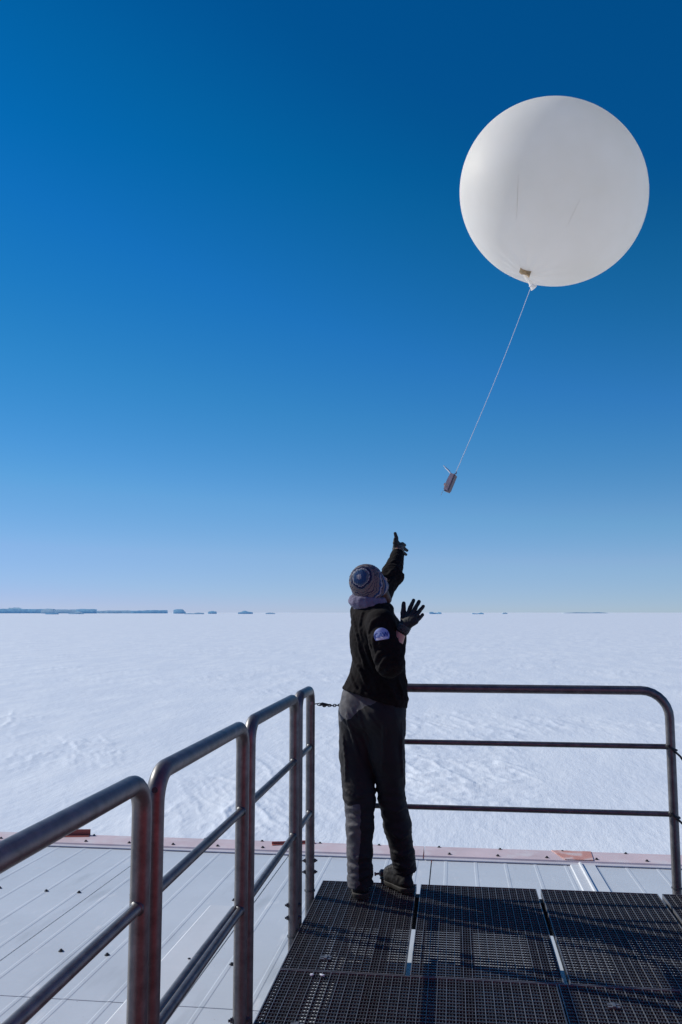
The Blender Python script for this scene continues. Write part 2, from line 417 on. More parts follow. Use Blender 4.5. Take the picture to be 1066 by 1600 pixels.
# flashing lengths along the edge, joints between them
fx = XL
fl_prof = [(EDGE0 - 0.012, 0.004), (EDGE0 - 0.010, 0.010), (EDGE0 + 0.035, 0.012), (EDGE0 + 0.045, 0.022), (EDGE1 - 0.02, 0.024), (EDGE1, 0.015), (EDGE1 + 0.004, -0.16)]
M_FL2 = mat('pale_flashing_lip', (0.60, 0.58, 0.62), 0.5, nscale=2.2, namp=0.1)
for k in range(8):
    x0, x1 = JX - 0.06 + 2.12 * (k - 4) + 0.004, JX - 0.06 + 2.12 * (k - 3) - 0.004
    mb = MB()
    for x in (x0, x1):
        for y, h in fl_prof: mb.v.append((x, y, rz(min(y, EDGE1)) + h))
    n = len(fl_prof)
    for i in range(n - 1): mb.f.append((i, n + i, n + i + 1, i + 1))
    o = rpart('edge_flashing', mb.mesh('edge_flashing'), M_PINK)
    o.data.materials.append(M_FL2)
    for i in (0, 1): o.data.polygons[i].material_index = 1
# screws with washers
sm = MB(); sm.lathe((0, 0, 0), (0, 0, 1), [(0.014, 0.0), (0.014, 0.0025), (0.008, 0.004), (0.0075, 0.010), (0.003, 0.012)], 10)
scm = sm.mesh('roof_screw'); autosmooth(scm); scm.materials.append(M_SCREW)
for k in range(-14, 12): rpart('roof_screw', scm, loc=(JX + 0.13 + 0.353 * k, EDGE0 + 0.10, rz(EDGE0) + 0.021))
for k in range(-12, 11): rpart('roof_screw', scm, loc=(JX + 0.05 + 0.46 * k, EDGE1 - 0.035, rz(EDGE1) + 0.023))
for (x, y) in [(-2.62, 5.50), (-2.40, 5.50), (-2.05, 5.50), (-1.38, 5.48), (-2.95, 5.52), (-1.80, 4.50), (-1.57, 4.49), (-1.36, 4.49), (-1.13, 4.46), (-0.95, 5.35), (-2.06, 4.52), (1.35, 5.5), (2.0, 5.5), (0.1, 5.5)]:
    rpart('roof_screw', scm, loc=(x, y, rz(y) + 0.0005))
# cover strips over two of the long joints
def strip(name, x0, x1, y0, y1, h, m, edge=0.01):
    mb = MB()
    for y in (y0, y1):
        for x, z in ((x0, 0.001), (x0 + edge, h), (x1 - edge, h), (x1, 0.001)): mb.v.append((x, y, rz(y) + z))
    mb.f += [(0, 1, 5, 4), (1, 2, 6, 5), (2, 3, 7, 6), (3, 2, 1, 0), (4, 5, 6, 7)]
    return rpart(name, mb.mesh(name), m)
M_STRIP = mat('whiter_cover_strip', (0.68, 0.70, 0.72), 0.4, nscale=3, namp=0.06)
strip('joint_cover', JX + PW_ - 0.075, JX + PW_ + 0.105, SEAMY - 3, EDGE0 + 0.03, 0.010, M_STRIP, 0.006)
mb = MB()
mb.v = [(JX + PW_ + a_, y, rz(y) + h_) for y in (SEAMY - 3, EDGE0 + 0.02) for a_, h_ in ((-0.012, 0.0105), (-0.006, 0.022), (0.006, 0.022), (0.012, 0.0105))]
mb.f = [(0, 1, 5, 4), (1, 2, 6, 5), (2, 3, 7, 6), (3, 2, 1, 0), (4, 5, 6, 7)]
rpart('joint_rib', mb.mesh('joint_rib'), M_STRIP)
strip('joint_cover', -1.50, -1.27, -2.0, 5.35, 0.007, M_STRIP, 0.01)
mb = MB()                                       # worn orange patch where the cover meets the flashing
y0, y1 = EDGE0 + 0.045, EDGE1 - 0.02
for (x, y) in ((JX + PW_ - 0.10, y0 + 0.01), (JX + PW_ + 0.10, y0 + 0.01), (JX + PW_ + 0.12, y1), (JX + PW_ - 0.17, y1)): mb.v.append((x, y, rz(y) + 0.0285))
for (x, y) in ((JX + PW_ - 0.10, y0 + 0.01), (JX + PW_ + 0.10, y0 + 0.01), (JX + PW_ + 0.12, y1), (JX + PW_ - 0.17, y1)): mb.v.append((x, y, rz(y) + 0.0245))
mb.f += [(0, 1, 2, 3), (0, 4, 5, 1), (1, 5, 6, 2), (2, 6, 7, 3), (3, 7, 4, 0)]
rpart('flashing_patch', mb.mesh('flashing_patch'), M_ORANGE)
mb = MB(); mb.box(XL, XR, EDGE1 - 0.12, EDGE1 - 0.06, SNOW_Z - 0.5, rz(EDGE1) - 0.05)
rpart('wall', mb.mesh('wall'), mat('lower_wall_red', (0.40, 0.08, 0.06), 0.6, nscale=1.0))
# loose pieces of red trim lying on the edge
def red_trim(label, a, b, w, h):
    a, b = Vector(a), Vector(b); d = (b - a).normalized(); s = Vector((d.y, -d.x, 0))
    mb = MB()
    for p in (a, b):
        for o_, z in ((0, 0), (w, 0), (w, 0.004), (0.004, 0.004), (0.004, h), (0, h)): q = p + s * o_; mb.v.append((q.x, q.y, q.z + z))
    for i in range(6): j = (i + 1) % 6; mb.f.append((i, j, 6 + j, 6 + i))
    mb.f += [(5, 4, 3, 2, 1, 0), (6, 7, 8, 9, 10, 11)]
    return tag(mb.build('red_trim_angle', M_REDP), label, 'metal trim')
zt = rz(EDGE1) + 0.026
red_trim('bent red metal angle lying on the roof edge behind the nearest railing hoop', (-3.20, 6.85, rz(6.85) + 0.026), (-2.93, 6.90, zt), 0.06, 0.045)
red_trim('thin red metal angle on the roof edge behind the farthest left posts', (-1.42, 6.80, rz(6.80) + 0.026), (-1.10, 6.90, zt), 0.03, 0.02)

# ------------------------------------------------------------------ red station wall behind the viewer (seen mirrored in the rails)
WALL = tag(empty('station_wall', (2.5, -1.6, -0.3)), 'red panelled station wall the grating platform leads out from', 'wall')
M_REDW = mat('red_station_panel', (0.56, 0.055, 0.045), 0.45, nscale=1.2, namp=0.08)
for k in range(4):
    mb = MB(); mb.box(-1.9 + 1.2 * k + 0.006, -0.7 + 1.2 * k - 0.006, -1.7, -1.6, -0.2, 3.2); mb.build('wall_panel', M_REDW, WALL)
for k in range(2):                              # the building's flank beside the platform
    mb = MB(); mb.box(1.95, 2.05, -1.6 + 1.55 * k + 0.006, -0.05 + 1.55 * k - 0.006, -0.2, 3.2); mb.build('wall_panel', M_REDW, WALL)

# ------------------------------------------------------------------ grating platform
M_GRATE = mat('dark_weathered_grating_steel', (0.065, 0.068, 0.078), 0.5, 0.35, nscale=14, namp=0.3)
M_BAR = mat('worn_galvanised_bar', (0.19, 0.195, 0.21), 0.42, 0.5, nscale=20, namp=0.25)
M_BEAM = mat('black_support_steel', (0.03, 0.031, 0.035), 0.6, 0.2, nscale=6, namp=0.3)
M_GALV = mat('galvanised_tube', (0.136, 0.134, 0.140), 0.44, 0.55, nscale=24, namp=0.35, bump=(120, 0.12, 0.001))
M_GALV2 = mat('galvanised_fitting', (0.10, 0.105, 0.115), 0.45, 0.7, nscale=40, namp=0.3)
PF = tag(empty('platform', (0, 0, -0.24)), 'dark steel grating platform on black beams above the roof', 'platform')
grate_cache = {}
def grating(label, x0, x1, y0, y1):
    w, L = round(x1 - x0, 3), round(y1 - y0, 3)
    t = empty('grating_panel', (x0, y0, 0.24)); t.parent = PF
    if label: t['label'] = label
    if (w, L) not in grate_cache:
        fr, be, fi, cr = MB(), MB(), MB(), MB()
        T = 0.004
        fr.box(0, w, 0, T, -0.032, 0); fr.box(0, w, L - T, L, -0.032, 0)
        fr.box(0, T, T, L - T, -0.032, 0); fr.box(w - T, w, T, L - T, -0.032, 0)
        nb = max(2, round(w / 0.0345)); pb = w / nb
        for i in range(1, nb): be.box(pb * i - 0.0012, pb * i + 0.0012, T, L - T, -0.030, -0.0005)
        for i in range(nb):
            for q in (1, 2):
                x = pb * (i + q / 3); fi.box(x - 0.0014, x + 0.0014, T, L - T, -0.012, -0.004)
        nc = round(L / 0.027); pc = L / nc
        for j in range(1, nc): cr.box(T, w - T, pc * j - 0.0024, pc * j + 0.0024, -0.0092, -0.0022)
        grate_cache[(w, L)] = [(n, b_.mesh(n), m) for n, b_, m in (('frame', fr, M_BAR), ('bearing_bars', be, M_BAR), ('mesh_bars', fi, M_GRATE), ('cross_bars', cr, M_GRATE))]
        for n, me, m in grate_cache[(w, L)]: me.materials.append(m)
    for n, me, m in grate_cache[(w, L)]:
        o = bpy.data.objects.new(n, me); COL.objects.link(o); o.parent = t
        if n != 'frame': o['kind'] = 'stuff'
    return t
PX0, PYB = -0.713, 4.755
cols = [(-0.713, -0.214), (-0.192, 0.402), (0.424, 1.006), (1.028, 1.62)]
ROW2 = 3.595
nm = ['far left grating panel under the person\'s boots', 'far grating panel second from the left, crossed by the person\'s shadow',
      'far grating panel third from the left, below the right railing', 'far grating panel cut by the right edge behind the railing post']
for (a, b), s_ in zip(cols, nm): grating(s_, a, b, ROW2 + 0.004, PYB)
cols2 = [(-0.713, 0.372), (0.378, 1.62)]
nm2 = [['near left wide grating panel in the middle row', 'near right wide grating panel in the middle row'],
       ['left wide grating panel of the row at the bottom edge', 'right wide grating panel of the row at the bottom edge']]
for r_, (ya, yb) in enumerate(((3.110, 3.591), (2.62, 3.106))):
    for (a, b), s_ in zip(cols2, nm2[r_]): grating(s_, a, b, ya, yb)
yy = 2.616; k = 0
for k, nm_ in enumerate(('first', 'second', 'third')):
    grating('wide grating panel below the frame, %s row back from the bottom edge' % nm_, -0.713, 0.372, yy - 1.2, yy - 0.004)
    grating('right hand grating panel below the frame, %s row back from the bottom edge' % nm_, 0.378, 1.62, yy - 1.2, yy - 0.004)
    yy -= 1.2
def beam(x0, x1, y0, y1, z0, z1, nme='beam'):
    mb = MB(); mb.box(x0, x1, y0, y1, z0, z1); return mb.build(nme, M_BEAM, PF)
for x in (-0.34, 0.035, 0.345, 0.70, 1.15): beam(x - 0.028, x + 0.028, -1.0, 4.64, -0.10, -0.034)
beam(-0.708, -0.668, -1.0, 4.64, -0.255, -0.036, 'added_side_beam'); beam(-0.70, 1.60, 4.645, 4.705, -0.19, -0.034, 'cross_beam'); beam(-0.664, 1.60, 2.5, 2.56, -0.19, -0.102, 'cross_beam'); beam(-0.664, 1.60, 0.5, 0.56, -0.19, -0.102, 'cross_beam')  # side beam is added, deep enough to keep sun off the roof beneath
for (x, y) in ((-0.6, 4.675), (0.80, 4.675), (1.5, 4.675), (-0.6, 2.53), (1.5, 2.53), (-0.6, 0.53), (1.5, 0.53)):
    mb = MB(); mb.box(x - 0.03, x + 0.03, y - 0.03, y + 0.03, rz(y) + 0.004, -0.192); mb.build('foot', M_BEAM, PF)
# grating clips and small bits on the deck
def clip(label, x, y, s=1.0):
    mb = MB(); mb.box(x - 0.022 * s, x + 0.022 * s, y - 0.016, y - 0.004, 0.0, 0.004); mb.box(x - 0.022 * s, x + 0.022 * s, y + 0.004, y + 0.016, 0.0, 0.004)
    mb.box(x - 0.006, x + 0.006, y - 0.016, y + 0.016, 0.0041, 0.0075)
    return tag(mb.build('grating_clip', M_BAR), label, 'clip', 'saddle clips on the gratings')
clip('small pale saddle clip on the far left grating below the boots', -0.545, 3.72)
clip('small saddle clip on the near right grating', 0.555, 3.42)
clip('saddle clip at the bottom edge of the near left grating', -0.56, 3.125)
M_ICEBIT = mat('ice_crumb', (0.75, 0.8, 0.86), 0.5)
for lb, x, y in (('small white ice crumb left of its twin on the near grating', -0.575, 3.545), ('larger white ice crumb beside a smaller one on the near grating', -0.535, 3.545)):
    bm = bmesh.new(); bmesh.ops.create_icosphere(bm, subdivisions=1, radius=0.011)
    for v in bm.verts: v.co *= rng.uniform(.7, 1.2); v.co.z = v.co.z * 0.5 + 0.004; v.co += Vector((x, y, 0))
    tag(from_bm('ice_crumb', bm, M_ICEBIT), lb, 'ice')

# ------------------------------------------------------------------ railings
R_T, R_B = 0.0235, 0.0140
def arc_path(p0, corner, p1, r, n=7):
    p0, c, p1 = Vector(p0), Vector(corner), Vector(p1)
    a = (p0 - c).normalized(); b = (p1 - c).normalized(); A = c + a * r; B = c + b * r; O = A + b * r
    return [O + (-b * math.cos(t) - a * math.sin(t)) * r for t in [i / n * math.pi / 2 for i in range(n + 1)]]
def hoop(label, a, b, z_top, bars, z_bot=-0.12, rad=0.075, group='tubular railing hoops', extra=None):
    """inverted U of bent tube between ground points a and b, with straight bars welded across"""
    a, b = Vector(a), Vector(b)
    t = tag(empty('railing_hoop', (a.x, a.y, z_bot)), label, 'railing', group)
    ta, tb = Vector((a.x, a.y, z_top)), Vector((b.x, b.y, z_top)); za, zb = Vector((a.x, a.y, z_bot)), Vector((b.x, b.y, z_bot))
    pts = [za, Vector((a.x, a.y, 0.3))] + arc_path(za, ta, tb, rad) + arc_path(ta, tb, zb, rad) + [Vector((b.x, b.y, 0.3)), zb]
    mb = MB(); mb.tube(pts, R_T, 20); mb.build('bent_tube', M_GALV, t, True)
    d = (b - a).normalized()
    for z in bars:
        p, q = Vector((a.x, a.y, z)) + d * (R_T - 0.004), Vector((b.x, b.y, z)) - d * (R_T - 0.004)
        mb = MB(); mb.tube([p, q], R_B, 14); bar = mb.build('cross_bar', M_GALV, t, True)
        for e, s_ in ((p, 1), (q, -1)):
            w_ = MB(); w_.tube([e + d * s_ * (-0.002 + 0.003 * i) for i in range(4)], 0, 12, True, [R_B + 0.0045, R_B + 0.0045, R_B + 0.0025, R_B])
            w_.build('weld_bead', M_GALV2, bar, True)
    return t
def bolts(t, x, y, zs, nrm=(1, 0, 0), both=True):
    nrm = Vector(nrm).normalized()
    for z in zs:
        for s_ in ((1, -1) if both else (1,)):
            mb = MB(); c = Vector((x, y, z)) + nrm * s_ * (R_T - 0.002)
            mb.lathe(c, nrm * s_, [(0.013, 0), (0.013, 0.003), (0.0095, 0.0035), (0.0095, 0.010), (0.005, 0.0105), (0.005, 0.017)], 6)
            mb.build('bolt', M_GALV2, t)
def collar(t, x, y, z):
    mb = MB(); mb.lathe((x, y, z - 0.004), (0, 0, 1), [(R_T + 0.0005, 0), (R_T + 0.004, 0.001), (R_T + 0.004, 0.007), (R_T + 0.0005, 0.008)], 18)
    mb.build('collar', M_GALV2, t, True)
XP = -0.742
def lr(y): return (XP, y, 0)
ZT, ZM, ZL = 1.022, 0.735, 0.405
hA = hoop('nearest left railing hoop running out of the frame', lr(1.10), lr(2.045), ZT, (ZM, ZL))
hB = hoop('second left railing hoop, reddish at its near post', lr(2.135), lr(3.045), ZT, (ZM, ZL))
hC = hoop('third left railing hoop with grey posts, before the short end hoop', lr(3.140), lr(4.045), ZT, (ZM, ZL))
hD = hoop('short narrow end hoop of the left railing', lr(4.135), lr(4.50), ZT, (ZM, ZL), rad=0.065)
hR = hoop('wide far railing hoop to the right of the person', (-0.50, 4.795, 0), (1.112, 4.795, 0), 1.012, (0.725, 0.385), rad=0.14, z_bot=-0.10)
bolts(hB, XP, 3.045, (0.045, -0.005), (1, 0.35, 0)); bolts(hC, XP, 4.045, (0.10, 0.045), (1, 0.3, 0)); bolts(hD, XP, 4.50, (0.17, 0.115), (1, 0.2, 0))
for h_, y_, z_ in ((hB, 3.045, -0.075), (hC, 4.045, -0.035), (hD, 4.50, 0.025), (hC, 3.140, -0.075), (hD, 4.135, -0.035), (hB, 2.135, -0.075), (hA, 2.045, -0.075)): collar(h_, XP, y_, z_)
for x_ in (-0.50, 1.112): collar(hR, x_, 4.795, 0.02)
mb = MB(); mb.lathe((XP + 0.010, 4.50 - R_T + 0.001, 0.955), (0.1, -1, 0), [(0.009, 0), (0.009, 0.004), (0.004, 0.005)], 12); mb.build('eye_bolt', M_BAR, hD, True)
mb = MB(); mb.lathe((XP + 0.006, 2.135 - R_T * 0.86, 0.985), (0.2, -1, 0.35), [(0.0075, 0), (0.0075, 0.0035)], 12); mb.build('drain_hole', M_BEAM, hB)
# second tube running beside the low bar of the second hoop
mb = MB(); mb.tube([(XP - 0.020, 2.145, ZL + 0.004), (XP - 0.020, 2.6, ZL + 0.004), (XP - 0.018, 3.025, ZL + 0.002)], R_B, 14); mb.build('second_low_bar', M_GALV, hB, True)

# chain across the gap, straps at the right post
M_CHAIN = mat('dark_chain_steel', (0.045, 0.047, 0.055), 0.45, 0.7)
CH = tag(empty('safety_chain', (XP, 4.52, 0.94)), 'thin dark chain with hooks closing the railing gap behind the person', 'chain')
c0, c1 = Vector((XP + 0.026, 4.50, 0.952)), Vector((-0.50, 4.773, 0.955))
N_L = 19
for k in range(N_L):
    t_ = (k + 0.5) / N_L; p = c0.lerp(c1, t_); p.z -= 0.022 * 4 * t_ * (1 - t_)
    d = (c1 - c0).normalized(); Lk = (c1 - c0).length / N_L * 0.72; side = Vector((0, 0, 1)) if k % 2 else d.cross(Vector((0, 0, 1)))
    big = 1.35 if k in (2, 3) else 1.0
    ring = [p + d * math.cos(a_) * Lk * 1.0 + side * math.sin(a_) * 0.0062 * big for a_ in [2 * math.pi * i / 12 for i in range(13)]]
    mb = MB(); mb.tube(ring, 0.0023 * big, 6, False); mb.build('link', M_CHAIN, CH, True)
mb = MB(); q = c0.lerp(c1, 0.17); q.z -= 0.012; d = (c1 - c0).normalized()
mb.tube([q - d * 0.03, q - d * 0.012 + Vector((0, 0, 0.006)), q + d * 0.015, q + d * 0.045 - Vector((0, 0, 0.004))], 0.007, 8, True, [0.004, 0.009, 0.008, 0.004]); mb.build('hook', M_CHAIN, CH, True)
M_STRAP = mat('black_rubber_strap', (0.015, 0.015, 0.018), 0.6)
for lb, z in (('upper black strap tied to the right railing post', 0.725), ('lower black strap tied to the right railing post', 0.385)):
    mb = MB(); x = 1.112
    loop = [Vector((x + math.cos(a_) * (R_T + 0.005), 4.795 + math.sin(a_) * (R_T + 0.005), z - 0.005 - 0.012 * math.cos(a_))) for a_ in [math.pi * 2 * i / 14 for i in range(15)]]
    mb.tube(loop, 0.0055, 8, False)
    mb.tube([Vector((x - 0.02, 4.768, z + 0.012)), Vector((x + 0.005, 4.764, z - 0.012)), Vector((x + 0.04, 4.775, z - 0.045)), Vector((x + 0.075, 4.79, z - 0.095)), Vector((x + 0.10, 4.8, z - 0.13))], 0.0055, 8)
    tag(mb.build('tie_strap', M_STRAP, None, True), lb, 'strap')
# small clamp standing at the platform's back edge between the boots
CL = tag(empty('edge_clamp', (-0.395, 4.775, 0)), 'small dark wing clamp on the platform edge between the boots', 'clamp')
cx, cy = -0.395, 4.775
mb = MB(); mb.lathe((cx, cy, -0.05), (0, 0, 1), [(0.010, 0), (0.010, 0.062), (0.016, 0.064), (0.016, 0.070)], 12); mb.build('stem', M_GALV2, CL, True)
mb = MB(); mb.lathe((cx - 0.018, cy, 0.042), (1, 0, 0), [(0.012, 0), (0.021, 0.008), (0.021, 0.030), (0.013, 0.038)], 14); mb.build('jaw', M_GALV2, CL, True)
for s_ in (-1, 1):
    mb = MB(); mb.lathe((cx + s_ * 0.018, cy, 0.040), (s_, -0.2, -0.1), [(0.006, 0), (0.006, 0.018), (0.010, 0.018), (0.010, 0.026)], 8); mb.build('bolt', M_GALV2, CL, True)

# ------------------------------------------------------------------ the person
M_FLEECE = mat('black_fleece', (0.0092, 0.0078, 0.0084), 0.95, 0, 0.12, nscale=60, namp=0.45, bump=(260, 0.5, 0.003))
M_SKIN = mat('skin', (0.55, 0.30, 0.22), 0.55, nscale=30, namp=0.08)
M_GLOVE = mat('black_glove_knit', (0.018, 0.020, 0.023), 0.7, 0, 0.3, nscale=70, namp=0.6, bump=(300, 0.4, 0.002))
M_GLOVEG = mat('grey_glove_cuff', (0.045, 0.05, 0.055), 0.6, nscale=120, namp=0.8, bump=(200, 0.5, 0.003))
M_BOOT = mat('black_boot_leather', (0.011, 0.011, 0.013), 0.6, 0, 0.2, nscale=30, namp=0.3)
M_SOLE = mat('boot_sole_rubber', (0.022, 0.021, 0.020), 0.8, nscale=40, namp=0.3)
M_SNOOD = mat('lavender_grey_fleece', (0.155, 0.145, 0.215), 0.9, 0, 0.2, nscale=40, namp=0.2, bump=(160, 0.5, 0.004))
M_HAIR = mat('brown_hair', (0.09, 0.06, 0.045), 0.6, nscale=200, namp=0.4)
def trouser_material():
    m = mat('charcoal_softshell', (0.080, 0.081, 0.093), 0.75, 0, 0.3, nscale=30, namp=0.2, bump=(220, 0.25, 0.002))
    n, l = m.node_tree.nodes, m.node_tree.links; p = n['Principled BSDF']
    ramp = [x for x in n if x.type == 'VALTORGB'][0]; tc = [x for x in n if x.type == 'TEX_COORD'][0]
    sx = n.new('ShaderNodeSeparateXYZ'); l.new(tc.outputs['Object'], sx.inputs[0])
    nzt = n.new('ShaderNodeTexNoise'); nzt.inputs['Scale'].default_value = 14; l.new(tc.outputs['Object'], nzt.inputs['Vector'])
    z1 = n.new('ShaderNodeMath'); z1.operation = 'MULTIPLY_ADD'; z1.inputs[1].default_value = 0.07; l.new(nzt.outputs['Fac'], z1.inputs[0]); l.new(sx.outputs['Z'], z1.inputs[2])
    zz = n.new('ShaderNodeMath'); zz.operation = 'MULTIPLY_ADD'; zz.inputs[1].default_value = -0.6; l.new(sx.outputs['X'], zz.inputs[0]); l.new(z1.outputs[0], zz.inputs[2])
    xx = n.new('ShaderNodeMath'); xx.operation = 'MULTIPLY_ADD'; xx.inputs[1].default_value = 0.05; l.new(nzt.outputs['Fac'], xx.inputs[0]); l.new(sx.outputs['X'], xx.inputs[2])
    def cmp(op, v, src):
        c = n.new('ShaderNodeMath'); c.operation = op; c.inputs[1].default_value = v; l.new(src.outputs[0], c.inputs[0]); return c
    a, b, shade_side = cmp('LESS_THAN', 1.217 + .035, zz), cmp('GREATER_THAN', 0.455 + .035, z1), cmp('GREATER_THAN', -0.485 + .025, xx)  # dark thigh panels; slanted yoke edge and dark right side paint in shade
    bb = n.new('ShaderNodeMath'); bb.operation = 'MAXIMUM'; l.new(b.outputs[0], bb.inputs[0]); l.new(shade_side.outputs[0], bb.inputs[1])
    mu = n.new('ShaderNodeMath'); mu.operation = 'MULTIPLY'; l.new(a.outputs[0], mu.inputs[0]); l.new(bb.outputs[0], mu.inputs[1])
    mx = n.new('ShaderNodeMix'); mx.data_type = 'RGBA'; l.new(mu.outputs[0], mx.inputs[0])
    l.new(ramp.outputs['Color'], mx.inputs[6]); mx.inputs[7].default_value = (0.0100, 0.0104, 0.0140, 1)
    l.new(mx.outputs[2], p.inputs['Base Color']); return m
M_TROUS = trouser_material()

PSN = tag(empty('person', (-0.38, 4.56, 0)), 'person in black fleece, dark trousers and striped knit hat releasing the balloon with raised hands', 'person')
def unit(*v): return Vector(v).normalized()
# joints, measured in the photograph
hipL, kneeL, ankL = at(561, 1120, 4.61), at(564, 1245, 4.545), at(563, 1375, 4.53)
hipR, kneeR, ankR = at(603, 1122, 4.54), at(614, 1250, 4.60), at(634, 1362, 4.655)
pel, waist, chest, ntop = at(583, 1098, 4.575), at(589, 1052, 4.56), at(589, 1000, 4.555), at(580, 958, 4.56)
psi_h, psi_c = math.radians(22), math.radians(62)
r_h = Vector((math.cos(psi_h), -math.sin(psi_h), 0)); r_c = Vector((math.cos(psi_c), -math.sin(psi_c), 0))
f_h = Vector((math.sin(psi_h), math.cos(psi_h), 0)); f_c = Vector((math.sin(psi_c), math.cos(psi_c), 0))
shR, elR, wrR = at(596, 974, 4.40), at(609, 1036, 4.30), at(626, 990, 4.37)
shL, elL, wrL = at(572, 957, 4.70), at(613, 899, 4.90), at(622, 864, 5.06)
head = at(576, 912, 4.56)
crown_knit = (_rt * -0.44 + _up * 0.34 - _fw * 0.83).normalized(); gaze = unit(0.62, 0.60, 0.50); crown = (Vector((-0.12, -0.12, 1)) - gaze * Vector((-0.12, -0.12, 1)).dot(gaze)).normalized(); hx = gaze.cross(crown)
heelL, toeL = Vector((-0.482, 4.50, 0)), Vector((-0.525, 4.735, 0))
heelR, toeR = Vector((-0.262, 4.615, 0)), Vector((-0.365, 4.745, 0))

def fold(x, y, z, sx, sy, sz, amp, seed=0, pw=1.5):
    n_ = 1 - np.abs(2 * fbm(x * sx + seed, y * sy + seed * 1.3, z * sz + seed * 0.7, oct=3) - 1)
    return amp * (n_ ** pw - 0.45)

EYEV = Vector((0, 0, EYE))
def ridges(S, me, lines):
    """raise cloth folds along lines that are traced over the garment's surface"""
    bv = BVHTree.FromPolygons([v.co for v in me.vertices], [p_.vertices[:] for p_ in me.polygons])
    for pts, r in lines:
        out = []
        for (u0, v0), (u1, v1) in zip(pts[:-1], pts[1:]):
            for t_ in (0, .25, .5, .75):
                d = (at(u0 + (u1 - u0) * t_, v0 + (v1 - v0) * t_, 4.5) - EYEV).normalized(); h_ = bv.ray_cast(EYEV, d)
                if h_[0] is not None and h_[0].y < 5.1: out.append(h_[0] - h_[1] * r * 0.25)
        n_ = len(out)
        if n_ < 3: continue
        rr_ = [r * (0.35 + 0.65 * math.sin(math.pi * (i + .5) / n_)) for i in range(n_)]
        for i in range(n_ - 1):
            if (out[i + 1] - out[i]).length < 0.05: S.cone(out[i], out[i + 1], rr_[i], rr_[i + 1], 0.010)
    bpy.data.meshes.remove(me)

# --- body (skin): one continuous figure under the clothes
B = SDF((-0.80, 4.18, -0.01), (-0.02, 5.30, 1.86), 0.0065)
B.chain([hipL, kneeL, ankL], [0.085, 0.055, 0.04], 0.03).chain([hipR, kneeR, ankR], [0.085, 0.055, 0.04], 0.03)
B.cone(heelL + Vector((0, 0, 0.05)), toeL + Vector((0.02, -0.05, 0.035)), 0.026, 0.02, 0.01).cone(heelR + Vector((0, 0, 0.05)), toeR + Vector((0.02, -0.03, 0.035)), 0.026, 0.02, 0.01)
B.cone(ankL, heelL + Vector((0, 0.02, 0.05)), 0.032, 0.028, 0.01).cone(ankR, heelR + Vector((0, 0.03, 0.05)), 0.030, 0.024, 0.01)
B.cone(pel - r_h * .05, pel + r_h * .05, 0.085, 0.085, 0.03).chain([pel, waist, chest, ntop - Vector((0, 0, .03))], [0.085, 0.082, 0.10, 0.07], 0.04)
B.cone(shL, shR, 0.058, 0.058, 0.04)
B.chain([shR, elR, wrR], [0.045, 0.036, 0.026], 0.02).chain([shL, elL, wrL], [0.045, 0.036, 0.026], 0.02)
B.cone(wrR, at(633, 979, 4.37), 0.023, 0.012, 0.01).cone(wrL, at(622, 852, 5.10), 0.022, 0.020, 0.02)
B.cone(ntop, head - crown * 0.05, 0.055, 0.055, 0.03)
B.cone(head - crown * 0.01 - gaze * 0.01, head + crown * 0.015, 0.080, 0.078, 0.02)
B.cone(head - crown * 0.02 + gaze * 0.035, head - crown * 0.085 + gaze * 0.055, 0.058, 0.036, 0.03)
B.cone(head + gaze * 0.088, head - crown * 0.035 + gaze * 0.108, 0.008, 0.014, 0.012)
for s_ in (-1, 1):
    B.cone(head + hx * 0.031 * s_ + gaze * 0.092 + crown * 0.004, head + hx * 0.031 * s_ + gaze * 0.094 + crown * 0.004, 0.011, 0.011, 0.008, op='cut')
    B.cone(head + hx * 0.070 * s_ - gaze * 0.012 + crown * 0.005, head + hx * 0.074 * s_ - gaze * 0.018 - crown * 0.026, 0.011, 0.009, 0.008)
B.cone(head - crown * 0.065 + gaze * 0.088 - hx * 0.02, head - crown * 0.065 + gaze * 0.088 + hx * 0.02, 0.006, 0.006, 0.006, op='cut')
body = link('body', B.mesh('body'), M_SKIN, PSN); del B

# --- trousers
T = SDF((-0.72, 4.32, 0.02), (-0.10, 4.90, 1.10), 0.0045)
T.chain([hipL, at(557.5, 1180, 4.59), at(562, 1245, 4.55), at(562.5, 1290, 4.535), at(562, 1333, 4.53), at(563.5, 1386, 4.53)], [0.104, 0.088, 0.078, 0.068, 0.062, 0.060], 0.014)
T.chain([hipR, at(605.5, 1180, 4.56), at(612, 1245, 4.59), at(621, 1290, 4.62), at(629, 1333, 4.64), at(635, 1367, 4.655)], [0.100, 0.089, 0.066, 0.068, 0.058, 0.053], 0.014)
T.cone(pel - r_h * 0.062 + Vector((0, 0, .01)), pel + r_h * 0.062 + Vector((0, 0, .01)), 0.112, 0.110, 0.04)
T.cone(pel - r_h * 0.055 - f_h * 0.035 - Vector((0, 0, .055)), pel - r_h * 0.055 - f_h * 0.035 - Vector((0, 0, .06)), 0.100, 0.100, 0.03)
T.cone(pel + r_h * 0.055 - f_h * 0.035 - Vector((0, 0, .055)), pel + r_h * 0.055 - f_h * 0.035 - Vector((0, 0, .06)), 0.100, 0.100, 0.03)
T.cone(waist - r_h * 0.035, waist + r_h * 0.035, 0.100, 0.100, 0.04)
def tro(x, y, z):
    low = np.clip((0.62 - z) / 0.25, 0, 1); knee = np.exp(-((z - 0.47) / 0.10) ** 2); ank = np.exp(-((z - 0.10) / 0.08) ** 2)
    d = fold(x, y, z, 9, 9, 22, 0.010, 3) * (0.2 + 0.4 * low + 0.5 * knee + 0.6 * ank)
    d += fold(x * .8 + z * .55, y * .8, z * 0.35, 16, 16, 9, 0.009, 8) * (0.35 + 0.6 * (z > .5))
    return d
T.rough(tro)
